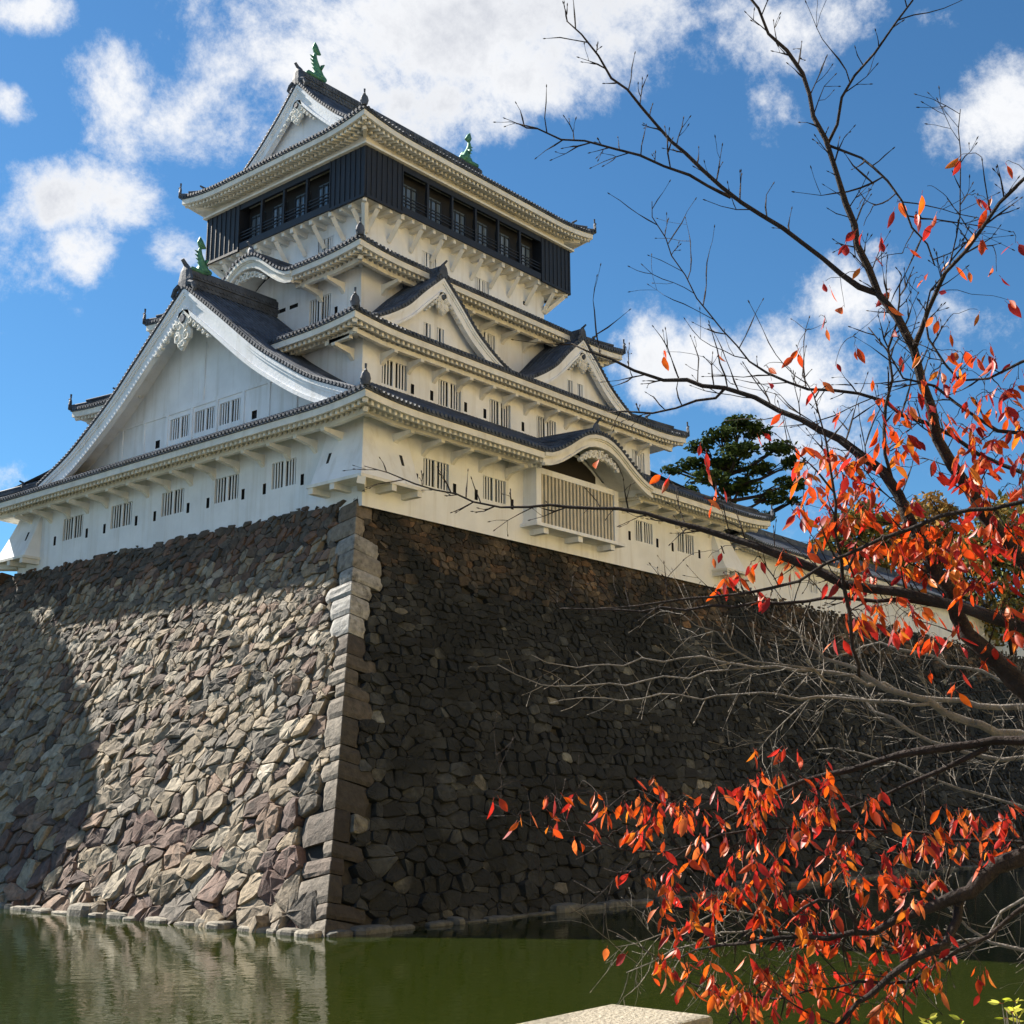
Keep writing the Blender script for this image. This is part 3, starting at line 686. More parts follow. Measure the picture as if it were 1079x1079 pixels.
def stones(side, smax, far=None, pal=PAL_L, pw=PW_L, seed=1, tilt=.32):
    rnd = random.Random(seed)
    ct, st = math.cos(tilt), math.sin(tilt); EL = 1.8
    def fwd(s, z): a = s*ct+z*st; b = -s*st+z*ct; return a/EL, b
    def inv(a, b): a *= EL; return a*ct-b*st, a*st+b*ct
    seeds = []
    z = -.7
    while z < HW+.4:
        rh = ((.38 if side == 'L' else .36)+(.62 if side == 'L' else .34)*max(0, 1-z/HW)**1.5)*rnd.uniform(.82, 1.2)
        if far: rh *= 1.0
        s = -.3+rnd.random()*.5
        lim = smax+ (2*(6-off(max(z, 0))) if side == 'L' else 0)
        while s < lim:
            w = rh*1.45*(.65+.8*rnd.random())
            if far and s > far: w *= 1.5
            seeds.append((s+w/2, z+rh/2+rnd.uniform(-.3, .3)*rh, rh*rh*rnd.uniform(-.24, .28)))
            if rnd.random() < .5: seeds.append((s+rnd.random()*w, z+rnd.uniform(-.1, 1)*rh, -rh*rh*rnd.uniform(.1, .24)))
            s += w
        z += rh
    T = [(*fwd(s, z), w) for s, z, w in seeds]
    cell = 1.5; H = {}
    for i, (a, b, w) in enumerate(T): H.setdefault((int(a//cell), int(b//cell)), []).append(i)
    mb = MB()
    for i, (a, b, w) in enumerate(T):
        R0 = 1.6
        poly = [(a-R0, b-R0), (a+R0, b-R0), (a+R0, b+R0), (a-R0, b+R0)]
        ci, cj = int(a//cell), int(b//cell); nb = []
        for p in (-1, 0, 1):
            for q in (-1, 0, 1): nb += H.get((ci+p, cj+q), [])
        nb = sorted(((T[j][0]-a)**2+(T[j][1]-b)**2, j) for j in nb if j != i)[:24]
        ok = True
        for d2, j in nb:
            x, y, wj = T[j]; dx, dy = x-a, y-b
            if d2 < 1e-4: ok = False; break
            c = (x*x+y*y-a*a-b*b+w-wj)/2
            poly = clip(poly, dx, dy, c)
            if len(poly) < 3: ok = False; break
        if not ok: continue
        pl = [inv(*p) for p in poly]
        # keep to the face
        pl = clip(pl, -1, 0, -.02); 
        if len(pl) < 3: continue
        pl = clip(pl, 0, 1, HW+rnd.uniform(-.12, .22))
        if len(pl) < 3: continue
        cx = sum(p[0] for p in pl)/len(pl); cz = sum(p[1] for p in pl)/len(pl)
        cut_ = 0
        for (za_, zb_, l1, l2) in COURSES:
            Lk = l1 if side == 'L' else l2
            zc_ = cz+cx*.22
            if za_ <= zc_ < zb_: cut_ = Lk
        if cx < cut_: continue
        if min(p[0] for p in pl) < cut_-.12:
            pl = clip(pl, -1, 0, -(cut_-.12))
            if len(pl) < 3: continue
            cx = sum(p[0] for p in pl)/len(pl); cz = sum(p[1] for p in pl)/len(pl)
        ar = abs(sum(pl[k][0]*pl[(k+1) % len(pl)][1]-pl[(k+1) % len(pl)][0]*pl[k][1] for k in range(len(pl))))/2
        if ar < .015: continue
        # chaikin rounding
        q = []
        for k in range(len(pl)):
            p0, p1 = pl[k], pl[(k+1) % len(pl)]
            q.append((p0[0]*.86+p1[0]*.14, p0[1]*.86+p1[1]*.14)); q.append((p0[0]*.14+p1[0]*.86, p0[1]*.14+p1[1]*.86))
        sz_ = math.sqrt(ar); n = len(q)
        gap = rnd.uniform(.008, .022)/sz_
        h = min(.20, sz_*rnd.uniform(.06, .20))*(1 if side == 'L' else .8)
        tx, tz = rnd.uniform(-.27, .27), rnd.uniform(-.30, .20)
        n_far = far and cx > far
        rings = [(1-gap, -.34), (1-gap*1.3, .0), (.93, .72), (.66, 1.0)] if not n_far else [(1-gap, -.3), (.9, .4), (.45, 1.0)]
        V = []
        oz = off
        def pos(s, zz, dep):
            zc = zz
            zo = zz+dep*.25
            return (s+offL(zc), off(zc)-dep*.96, zo) if side == 'R' else (offL(zc)-dep*.96, s+off(zc), zo)
        jx, jz = rnd.uniform(-.12, .12)*sz_, rnd.uniform(-.12, .12)*sz_
        for ri, (k, dk) in enumerate(rings):
            for (x, y) in q:
                xx = cx+(x-cx)*k+(jx if ri >= 2 else 0)*(1-k)*2; yy = cz+(y-cz)*k+(jz if ri >= 2 else 0)*(1-k)*2
                dep = dk*h if dk > 0 else dk
                if dk > .0: dep += (xx-cx)*tx+(yy-cz)*tz+rnd.uniform(-.042, .042)*sz_
                V.append(pos(xx, yy, dep))
        V.append(pos(cx+jx, cz+jz, h*rnd.uniform(.9, 1.15)+jx*tx))
        Fc = []
        for ri in range(len(rings)-1):
            for k in range(n): Fc.append((ri*n+k, ri*n+(k+1) % n, (ri+1)*n+(k+1) % n, (ri+1)*n+k))
        base = (len(rings)-1)*n
        for k in range(n): Fc.append((base+k, base+(k+1) % n, len(V)-1))
        if side == 'R': Fc = [tuple(reversed(f_)) for f_ in Fc]
        Fc = [tuple(reversed(f_)) for f_ in Fc]
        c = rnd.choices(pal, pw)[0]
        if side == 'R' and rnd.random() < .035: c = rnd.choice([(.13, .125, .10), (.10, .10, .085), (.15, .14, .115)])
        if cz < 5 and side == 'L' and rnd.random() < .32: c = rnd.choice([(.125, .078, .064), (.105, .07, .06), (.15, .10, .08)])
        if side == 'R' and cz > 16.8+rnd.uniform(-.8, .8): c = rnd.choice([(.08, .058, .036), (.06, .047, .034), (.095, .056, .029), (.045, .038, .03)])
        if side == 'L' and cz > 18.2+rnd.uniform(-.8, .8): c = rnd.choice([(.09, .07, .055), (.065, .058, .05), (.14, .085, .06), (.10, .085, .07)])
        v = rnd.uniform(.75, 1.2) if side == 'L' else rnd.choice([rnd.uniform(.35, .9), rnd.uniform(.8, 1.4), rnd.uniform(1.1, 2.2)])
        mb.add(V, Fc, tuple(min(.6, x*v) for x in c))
    return mb
# corner stones, alternately long on either face
rnd = random.Random(11); z = -.3; k = 0
QC = [(.14, .115, .092), (.18, .153, .122), (.12, .098, .08), (.165, .14, .112), (.20, .172, .137), (.145, .112, .09)]
COURSES = []; QP = []
while z < HW-.1:
    h = rnd.uniform(.6, 1.45) if z < 12 else rnd.uniform(.5, 1.0)
    h = min(h, HW+.05-z)
    lL, lR = (rnd.uniform(1.2, 2.5), rnd.uniform(.6, 1.3)) if rnd.random() < .5 else (rnd.uniform(.6, 1.2), rnd.uniform(1.1, 2.3))
    pale = 12.2 < z < 17.8
    if pale: h = min(rnd.uniform(.7, 1.0), HW+.05-z); lL, lR = rnd.uniform(1.0, 2.0), rnd.uniform(1.1, 2.1)
    e = .08 if pale else .05
    c = rnd.choice([(.29, .28, .26), (.25, .24, .22), (.20, .185, .16)]) if (pale and rnd.random() < .7) else rnd.choice(QC)
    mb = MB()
    sl1, sl2 = rnd.uniform(-.14, .05), rnd.uniform(-.14, .05)
    def Q(a, b, zz):   # a along L (+y) from the corner, b along R (+x)
        o = off(zz)-e; return o
    vs = []
    NZ = 4
    ringpts = []
    g0 = .022
    bedL, bedR = .2+rnd.uniform(-.04, .04), .22+rnd.uniform(-.04, .04)
    for j in range(NZ+1):
        u = j/NZ; ins = .06 if j in (0, NZ) else 0
        z1 = z+g0+(h-2*g0)*u; ox = offL(z1)-e+ins; oy = off(z1)-e+ins
        la = lL*(1-.07*abs(u-.5)*2)+rnd.uniform(-.05, .04); lb = lR*(1-.07*abs(u-.5)*2)+rnd.uniform(-.05, .04)
        jt = lambda: rnd.uniform(-.02, .02)
        dL = lambda f_: z1-bedL*la*f_; dR = lambda f_: z1-bedR*lb*f_
        def XL(f_, zz): return offL(zz)-e+ins+jt()
        def YR(f_, zz): return off(zz)-e+ins+jt()
        ring = [(ox+.55, oy+la, dL(1)), (XL(1, dL(1))+.10, oy+la-.02, dL(1)), (XL(.8, dL(.8)), oy+la*.8, dL(.8)), (XL(.4, dL(.4)), oy+la*.4, dL(.4)), (ox+.01, oy+.04, z1), (ox+.04, oy+.01, z1),
                (ox+lb*.4, YR(.4, dR(.4)), dR(.4)), (ox+lb*.8, YR(.8, dR(.8)), dR(.8)), (ox+lb-.02, YR(1, dR(1))+.10, dR(1)), (ox+lb, oy+.55, dR(1))]
        ringpts += ring
    n = 10; fsq = []
    for j in range(NZ):
        for i in range(n): fsq.append((j*n+i, j*n+(i+1) % n, (j+1)*n+(i+1) % n, (j+1)*n+i))
    fsq.append(tuple(range(n-1, -1, -1))); fsq.append(tuple(range(NZ*n, NZ*n+n)))
    mb.add(ringpts, fsq)
    side_shade = 1 if z > 12.5 else (.45 if z > 8 else .22)       # shade painted into the right side's colour, deeper lower down
    cm_ = (c[0]*side_shade, c[1]*side_shade, c[2]*side_shade)
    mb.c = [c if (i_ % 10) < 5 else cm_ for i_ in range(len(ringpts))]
    QP.append(mb); COURSES.append((z, z+h, lL, lR))
    z += h; k += 1
wall_t = thing('stone_wall', 'tall battered castle wall of rough fitted boulders rising from the moat', 'stone wall', (0, 0, 0))
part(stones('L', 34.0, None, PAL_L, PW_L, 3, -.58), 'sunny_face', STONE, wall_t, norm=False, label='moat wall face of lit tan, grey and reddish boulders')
part(stones('R', 104, 42, PAL_R, PW_R, 5, -.12), 'shaded_face', STONE2, wall_t, norm=False, label='dark lichened wall face right of the corner with shade painted in')
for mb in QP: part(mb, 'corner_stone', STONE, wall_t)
core = MB(); cv = []; zs = [-3, 0, 3, 6, 9, 12, 15, 18, HW-.1]
for zc in zs:
    o = off(zc)+.3; ol = offL(zc)+.3; yb = 40+2*(6-off(zc)) ; cv += [(ol, o, zc), (125, o, zc), (125, yb, zc), (ol, yb, zc)]
cfs = []
for i in range(len(zs)-1):
    for j in range(4): cfs.append((i*4+j, i*4+(j+1) % 4, i*4+4+(j+1) % 4, i*4+4+j))
cfs.append(tuple(range(len(cv)-4, len(cv)))); core.add(cv, cfs); part(core, 'wall_core', CORE, wall_t)
# flat footing stones at the waterline
rnd = random.Random(4); ft = MB()
for side, L in (('L', 44), ('R', 70)):
    s = -.3
    while s < L:
        w = rnd.uniform(.5, 2.2); h = rnd.uniform(.05, .3); d = rnd.uniform(.25, .7)
        big = rnd.random() < .12
        if rnd.random() < .22: s += w*.5; continue
        if big: h *= 2.2
        n = 9; vs = []
        for j, (k_, zz) in enumerate(((1.05, -.6), (1.0, h*.5), (.88, h*.85), (.5, h))):
            for i in range(n):
                t = 2*math.pi*i/n; ex = abs(math.cos(t))**.6*math.copysign(1, math.cos(t)); ey = abs(math.sin(t))**.6*math.copysign(1, math.sin(t))
                a_ = s+w/2+ex*w*.5*k_+rnd.uniform(-.03, .03); b_ = -.05+ey*d*k_+rnd.uniform(-.03, .03)
                vs.append((a_, b_, zz+rnd.uniform(-.02, .02)) if side == 'R' else (b_-.33, a_, zz+rnd.uniform(-.02, .02)))
        f_ = [(j*n+i, j*n+(i+1) % n, (j+1)*n+(i+1) % n, (j+1)*n+i) for j in range(3) for i in range(n)]+[tuple(range(3*n, 4*n))]
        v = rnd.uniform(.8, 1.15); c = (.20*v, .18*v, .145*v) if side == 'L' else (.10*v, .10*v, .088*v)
        ft.add(vs, f_, c); s += w*.97
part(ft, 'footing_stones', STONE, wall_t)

# ------------------------------------------------------------------ the tower
tower = thing('castle_tower', 'white plastered Japanese castle tower of stacked grey tiled roofs under a black lookout storey', 'castle tower', (23.4, 21, 20.2))
z0 = 20.2
w1 = Rect(6.5, 5.7, 42.0, 39.2)
LW = [(32.67, 22.62, 2.3, 1.45), (27.23, 22.62, 2.25, 1.45), (21.95, 22.6, 2.2, 1.43), (16.85, 22.6, 2.15, 1.43), (11.89, 22.62, 2.0, 1.47)]
LL = [34.75, 31.0, 29.01, 25.59, 23.68, 20.39, 18.51, 15.33, 13.48, 10.35]
RW = [(11.93, 22.57, 2.0, 1.5), (16.74, 22.6, 1.95, 1.35), (31.71, 22.52, 2.06, 1.38), (36.75, 22.52, 2.13, 1.34)]
RL = [10.39, 13.39, 15.17, 18.28, 30.07, 33.28, 35.12, 38.51]
h1 = {'L': [(*w, 'win') for w in LW]+[(s, 22.03, .27, .6, 'loop') for s in LL],
      'R': [(*w, 'win') for w in RW]+[(s, 22.03, .27, .6, 'loop') for s in RL]}
wall1 = storey(tower, w1, z0-.3, 25.0, h1)
w2 = Rect(9.3, 8.9, 37.5, 33.1)
h2 = {'R': [(11.8, 28.95, 2.0, 1.5, 'win'), (16.4, 28.85, 1.95, 1.55, 'win'), (21.0, 28.75, 2.0, 1.55, 'win'), (25.6, 28.75, 2.0, 1.55, 'win'), (36.0, 28.75, 1.6, 1.55, 'win')]
      + [(s, 28.45, .27, .6, 'loop') for s in (13.25, 14.85, 17.8, 19.55, 23.2)], 'L': [(11.5, 29.6, 1.2, .8, 'win')] if 0 else []}
storey(tower, w2, 26.5, 31.2, h2)
w3 = Rect(12.6, 12.7, 34.2, 29.3)
h3 = {'L': [(16.4, 35.1, 1.95, 1.65, 'win'), (14.9, 34.6, .27, .6, 'loop'), (24.2, 35.1, 1.95, 1.65, 'win'), (18.9, 36.1, .8, .5, 'loop'), (20.1, 36.1, .8, .5, 'loop')],
      'R': [(24.1, 35.25, 1.6, 1.4, 'win'), (19.4, 35.25, 1.6, 1.4, 'win')]}
storey(tower, w3, 32.5, 37.6, h3)
w4 = Rect(14.4, 14.4, 32.4, 27.6)
h4 = {'L': [(18.1, 40.5, 1.5, 1.0, 'win'), (23.5, 40.5, 1.5, 1.0, 'win')], 'R': [(20.2, 40.35, 1.4, 1.0, 'win'), (25.5, 40.2, 1.5, 1.05, 'win'), (30.1, 40.4, .22, .3, 'loop')]}
storey(tower, w4, 38.5, 42.1, h4)

e1 = Rect(4.05, 3.0, 44.2, 41.7)
skirt(tower, e1, 24.8, w2, {'L': 2.45, 'R': 2.7, 'LB': 2.2, 'RB': 2.5}, bumps={'R': (23.6, 5.6, 2.15)}, visible=('L', 'R'))
e2 = Rect(7.0, 7.1, 39.8, 34.9)
skirt(tower, e2, 30.85, w3, {'L': 2.3, 'R': 1.8, 'LB': 2.3, 'RB': 1.8}, visible=('L', 'R'), cut={'L': (14.5, 27.2)})
e3 = Rect(10.2, 10.3, 36.6, 31.7)
skirt(tower, e3, 37.1, w4, {'L': 2.4, 'R': 2.4, 'LB': 2.4, 'RB': 2.4}, bumps={'L': (20.9, 4.4, 2.1)}, visible=('L', 'R'))

# gables
G1 = Rect(5.8, 0, 50, 50)
zb = 25.9
# windows of the great gable, on its recessed wall plane
gw = [(23.1, 27.65, 1.95, 1.35, 'win'), (20.6, 27.65, 1.95, 1.35, 'win'), (18.2, 27.65, 1.95, 1.35, 'win'), (25.3, 27.0, .45, .5, 'loop'), (15.9, 27.0, .45, .5, 'loop')]
fr = [(11.75, 29.85, 28.62, 28.85)]+[(s-.1, s+.1, 26.2, 28.62) for s in (12.2, 14.6, 16.9, 19.4, 21.85, 24.35, 26.8, 29.2)]+[(20.73, 20.87, 28.85, 32.6)]
big = gable(tower, 'L', G1, 20.8, [(0, 35.75), (3.6, 32.95), (7.3, 30.0), (11.6, 27.35), (15.2, 25.9)], 7.0, 1.7, 25.6, barge=1.12, wins=gw, frame=fr, pend=1.35, ridge_h=1.15, ridge_w=.7)
G2 = Rect(0, 9.5, 50, 50)
gp = [(0, 36.65), (1.8, 35.1), (3.0, 33.9), (4.3, 33.05), (5.5, 32.4), (6.4, 32.1)]
for c in (16.35, 30.45):
    gable(tower, 'R', G2, c, gp, 3.4, .7, 31.9, barge=.72, wins=[(c-.58, 32.95, .62, 1.2, 'win'), (c+.58, 32.95, .62, 1.2, 'win')], frame=[(c-3.2, c+3.2, 32.0, 32.14)], pend=.78, ridge_h=.62, ridge_w=.42)

# curved gable (karahafu) infill and lattice bay on the right face
def kara_infill(tower, rc, f, c, hw, rise, ze, n, pend, dep):
    mb = MB(); P = lambda s, nn, z: rc.P(f, s, nn, z)
    K = 20
    ys = [(c-hw*.92+2*hw*.92*i/K) for i in range(K+1)]
    top = lambda s: ze-.55+rise*(.5+.5*math.cos(math.pi*min(1, abs(s-c)/hw)**1.12))
    for i in range(K):
        a, b = ys[i], ys[i+1]
        mb.quad(P(a, n, ze-1.0), P(b, n, ze-1.0), P(b, n, max(ze-1, top(b))), P(a, n, max(ze-1, top(a))))
    w = part(mb, 'arched_gable_wall', PLASTER, tower, norm=False)
    lu = MB(); R0_ = [(c-hw*.5+hw*1.0*i/12) for i in range(13)]
    zb0 = ze-.35
    for i in range(12 if f == 'R' else 0):
        a, b = R0_[i], R0_[i+1]
        if min(top(a), top(b))-.25 > zb0: lu.hexa([P(a, n-.1, zb0), P(b, n-.1, zb0), P(b, n+.02, zb0), P(a, n+.02, zb0), P(a, n-.1, top(a)-.25), P(b, n-.1, top(b)-.25), P(b, n+.02, top(b)-.25), P(a, n+.02, top(a)-.25)])
    if lu.v: part(lu, 'arch_shade_panel', INNER, w)  # dark panel on the plaster stands in for shade under the arch
    pd = MB()
    zt = ze+rise-1.25
    # hanging scroll carving
    for sg in (-1, 1):
        for j, (dx, dz_, r) in enumerate(((.25, -.1, .34), (.75, -.15, .28), (1.2, -.3, .24), (1.6, -.5, .2), (1.95, -.72, .15))):
            pts = []
            for i in range(11):
                t = i/10; rr = r*(1-.6*t)*pend; an = sg*t*7+1.2
                pts.append(P(c+sg*dx*pend+math.cos(an)*rr, dep+.1, zt+dz_*pend+math.sin(an)*rr))
            pd.tube(pts, .07*pend, 5)
            q = [P(c+sg*dx*pend+math.cos(t)*r*pend, dep+.05, zt+dz_*pend+math.sin(t)*r*pend) for t in [i*math.pi/4 for i in range(8)]]
            q2 = [P(c+sg*dx*pend+math.cos(t)*r*pend, dep-.1, zt+dz_*pend+math.sin(t)*r*pend) for t in [i*math.pi/4 for i in range(8)]]
            pd.add(q+q2, [tuple(range(8)), tuple(range(15, 7, -1))]+[(i, (i+1) % 8, 8+(i+1) % 8, 8+i) for i in range(8)])
    part(pd, 'carved_pendant', TRIM, w)
    # ridge over the curved roof
    rd = MB(); zr = ze+rise
    rd.tube([P(c, dep-.15, zr+.2), P(c, dep-5.0, zr+.42)], [(.2, .3), (.2, .3)], 8)
    rd.tube([P(c, dep-.1, zr+.05), P(c, dep-.1, zr+.5), P(c, dep-.1, zr+.75)], [(.34, .16), (.3, .14), (.12, .08)], 8, squash=Vector(P(1, 0, 0))-Vector(P(0, 0, 0)))
    rd.tube([P(c, dep-.1, zr+.7), P(c, dep+.2, zr+1.0)], [.09, .07], 6)
    part(rd, 'ridge', TILE, w)
    return w
kara_infill(tower, w1, 'R', 23.6, 5.6, 2.15, 24.8, .03, .95, 2.35)
kara_infill(tower, w3, 'L', 20.9, 4.4, 2.1, 37.1, .02, .85, 2.1)

bay = MB(); b0, b1 = 19.3, 27.5; BN = 1.0
fbox(bay, w1, 'R', b0, b0+.45, 0, BN, 20.95, 24.3); fbox(bay, w1, 'R', b1-.45, b1, 0, BN, 20.95, 24.3)
fbox(bay, w1, 'R', b0+.45, b1-.45, .1, BN-.02, 24.0, 24.35)
bo = part(bay, 'lattice_bay', PLASTER, tower)
dk = MB(); fbox(dk, w1, 'R', b0+.45, b1-.45, .3, .5, 21.0, 24.0); part(dk, 'bay_shade_back', INNER, bo)
lt = MB(); kk = 21
for i in range(kk):
    s = b0+.45+(b1-b0-.9)*(i+.5)/kk; fbox(lt, w1, 'R', s-.085, s+.085, .72, BN-.06, 21.0, 24.0)
part(lt, 'lattice_bars', LATT, bo)
sl = MB(); fbox(sl, w1, 'R', b0-.3, b1+.3, 0, BN+.25, 20.78, 20.98); part(sl, 'sill', PLASTER, bo)
bm_ = MB()
for s in (b0+.8, (b0+b1)/2, b1-.8):
    bm_ = MB(); fbox(bm_, w1, 'R', s-.22, s+.22, 0, BN+.05, 20.45, 20.78); part(bm_, 'sill_beam', PLASTER, bo)

# flared stone-drop boxes at the corners of the first storey
def drop_box(tower, sx_, sy_, wl, wr):
    """corner at (x, y); sx_, sy_ outward signs; wl, wr how far it runs along each face"""
    x = w1.x0 if sx_ < 0 else w1.x1; y = w1.y0 if sy_ < 0 else w1.y1
    ou, zt, zb_ = 1.1, 24.35, 21.15
    mb = MB()
    # rings going down
    def ring(o, z):
        return [(x, y-sy_*wl, z), (x+sx_*o, y-sy_*wl, z), (x+sx_*o, y+sy_*o, z), (x-sx_*wr, y+sy_*o, z), (x-sx_*wr, y, z)]
    n = 5; K = 5; vs = []
    for j in range(K+1):
        u = j/K; vs += ring(.01+ou*(u**1.15), zt+(zb_-zt)*u)
    f_ = [(j*n+i, j*n+i+1, (j+1)*n+i+1, (j+1)*n+i) for j in range(K) for i in range(n-1)]
    mb.add(vs, f_)
    o = part(mb, 'stone_drop_box', PLASTER, tower)
    sb = MB()
    def slab(o2, z1, z2, ext):
        r1 = [(x, y-sy_*(wl+ext), z1), (x+sx_*o2, y-sy_*(wl+ext), z1), (x+sx_*o2, y+sy_*o2, z1), (x-sx_*(wr+ext), y+sy_*o2, z1), (x-sx_*(wr+ext), y, z1), (x, y, z1)]
        r2 = [(a, b, z2) for a, b, _ in r1]
        sb.add(r1+r2, [(0, 1, 2, 5), (5, 2, 3, 4), (6, 7, 8, 11), (11, 8, 9, 10)]+[(i, i+1, i+7, i+6) for i in range(5)]+[(5, 0, 6, 11)])
    slab(ou+.16, zb_-.16, zb_+.003, .15); 
    part(sb, 'sill', TRIM, o)
    bk = MB()
    def bm2(px, py, qx, qy, h=.3, w=.17, z=zb_-.16): 
        bk = MB(); bk.tube([(px, py, z-h/2), (qx, qy, z-h/2)], w*1.4, 4); part(bk, 'support_beam', TRIM, o)
    for u in (.35, .95):
        bm2(x, y-sy_*wl*u, x+sx_*(ou+.1), y-sy_*wl*u); bm2(x-sx_*wr*u, y, x-sx_*wr*u, y+sy_*(ou+.1))
    bm2(x, y, x+sx_*(ou+.1), y+sy_*(ou+.1), .36, .2)
    t = .55
    oo = .01+ou*(t**1.15)
    zc = zt+(zb_-zt)*t
    for face in (0, 1):
        for dzz in (-.3,):
            sl_ = .33; lp = MB()
            if face == 0:
                a_ = y-sy_*wl*.72
                P = lambda n_, da, z_: (x+sx_*(oo+.012+n_-(z_-zc)*sl_), a_+da, z_)
            else:
                a_ = x-sx_*wr*.72
                P = lambda n_, da, z_: (a_+da, y+sy_*(oo+.012+n_-(z_-zc)*sl_), z_)
            lp.hexa([P(-.1, -.1, zc-.3), P(-.1, .1, zc-.3), P(0, .1, zc-.3), P(0, -.1, zc-.3), P(-.1, -.1, zc+.3), P(-.1, .1, zc+.3), P(0, .1, zc+.3), P(0, -.1, zc+.3)])
            part(lp, 'loophole', DARK, o)
drop_box(tower, -1, -1, 2.7, 3.1); drop_box(tower, -1, 1, 2.7, 3.0); drop_box(tower, 1, -1, 2.7, 1.8)

# ------------------------------------------------------------------ lookout storey
bx = Rect(13, 13, 33.8, 29); ZB, ZT = 42.05, 45.25
lk = MB()
fbox(lk, Rect(13.85, 13.85, 32.95, 28.15), 'L', 13.85, 28.15, -19.1, 0, ZB, ZT-.03)
look = part(lk, 'lookout_storey', DARK, tower)
fl = MB(); fl.box(13.02, 33.78, 13.02, 28.98, ZB-.02, ZB+.12); part(fl, 'floor_edge', BLACKW, look)
for f, (p0, p1), (q0, q1) in (('L', (13, 16.25), (25.4, 29)), ('R', (13, 16.3), (30.4, 33.8)), ('LB', (13, 16.25), (25.4, 29)), ('RB', (13, 16.3), (30.4, 33.8))):
    for (a, b) in ((p0, p1), (q0, q1)):
        mb = MB(); a_, b_ = a+(.1 if a == 13 and f in ('R', 'RB') else 0), b-(.1 if (b in (33.8,)) else 0)
        fbox(mb, bx, f, a_, b_, -.1, 0, ZB-.25, ZT)
        k = 7
        for i in range(k+1):
            s = a_+(b_-a_)*i/k; s = min(max(s, a_+.04), b_-.04); fbox(mb, bx, f, s-.04, s+.04, 0, .05, ZB-.2, ZT-.02)
        fbox(mb, bx, f, a_, b_, 0, .06, ZB-.25, ZB-.08)
        part(mb, 'board_panel', BLACKW, look)
    # side returns of the panels into the recess
    mb = MB(); fbox(mb, bx, f, p1-.08, p1-.003, -.84, -.1, ZB, ZT); fbox(mb, bx, f, q0+.003, q0+.08, -.84, -.1, ZB, ZT)
    # posts, rails and sliding windows
    k = max(3, round((q0-p1)/2.35))
    for i in range(1, k):
        s = p1+(q0-p1)*i/k; fbox(mb, bx, f, s-.09, s+.09, -.22, -.02, ZB, ZT)
    fbox(mb, bx, f, p1, q0, -.1, .0, ZB-.15, ZB+.32)
    for zr in (.62, .85, 1.08): fbox(mb, bx, f, p1, q0, -.14, -.08, ZB+zr, ZB+zr+.06)
    fbox(mb, bx, f, p1, q0, -.2, -.0, ZT-.42, ZT-.01)
    part(mb, 'railing', BLACKW, look)
    gl = MB(); fm = MB(); inner = Rect(13.85, 13.85, 32.95, 28.15)
    for i in range(k):
        s0_, s1_ = p1+(q0-p1)*(i+.25)/k, p1+(q0-p1)*(i+.85)/k
        fbox(gl, inner, f, s0_, s1_, .0, .06, ZB+.5, ZT-.75)
        for u in (0, .33, .66, 1): ss = s0_+(s1_-s0_)*u; fbox(fm, inner, f, ss-.035, ss+.035, .06, .12, ZB+.45, ZT-.85)
        for u in (0, .5, 1): zz_ = ZB+.47+(ZT-.9-ZB-.5)*u; fbox(fm, inner, f, s0_, s1_, .06, .11, zz_-.03, zz_+.03)
    part(gl, 'window_panes', GLASS, look); part(fm, 'window_frames', BLACKW, look)
cn = MB()
r0 = Rect(12.75, 12.75, 34.05, 29.25)
cn.box(12.75, 34.05, 12.75, 29.25, ZT, ZT+.14); cn.box(13.0, 33.8, 13.0, 29.0, ZT+.14, ZT+.3)
cn.box(13.3, 33.5, 13.3, 28.7, ZT+.3, 46.6)
part(cn, 'cornice', TRIM, look)
# light underside band of the floor
un = MB(); un.box(13.15, 33.65, 13.15, 28.85, ZB-.16, ZB-.021); part(un, 'floor_soffit', TRIM, look)
st = MB()
for f in FACES:
    a0, a1 = (14.4, 27.6) if f in ('L', 'LB') else (14.4, 32.4)
    k = round((a1-a0)/1.95)
    for i in range(k+1):
        s = a0+.1+(a1-a0-.2)*i/k; st = MB()
        # horizontal arm and slanting strut
        fbox(st, w4, f, s-.15, s+.15, 0, 1.25, ZB-.48, ZB-.165)
        P = lambda n, z: w4.P(f, s, n, z)
        a = Vector(P(.0, 40.35)); b = Vector(P(1.02, ZB-.46))
        sd_ = Vector(w4.P(f, 1, 0, 0))-Vector(w4.P(f, 0, 0, 0))
        st.tube([a, b], .2, 4, squash=(sd_+Vector((0, 0, .0))).normalized())
        part(st, 'strut', TRIM, look)
        if i < k:
            st = MB(); sm = s+(a1-a0-.2)/k/2; fbox(st, w4, f, sm-.12, sm+.12, 0, 1.2, ZB-.42, ZB-.165); part(st, 'floor_arm', TRIM, look)
for (cx_, cy_, dx, dy) in ((14.4, 14.4, -1, -1), (14.4, 27.6, -1, 1), (32.4, 14.4, 1, -1), (32.4, 27.6, 1, 1)):
    st = MB(); st.tube([(cx_, cy_, 40.35), (cx_+dx*1.02, cy_+dy*1.02, ZB-.4)], .22, 4)
    st.tube([(cx_, cy_, ZB-.33), (cx_+dx*1.25, cy_+dy*1.25, ZB-.33)], .18, 4); part(st, 'strut', TRIM, look)

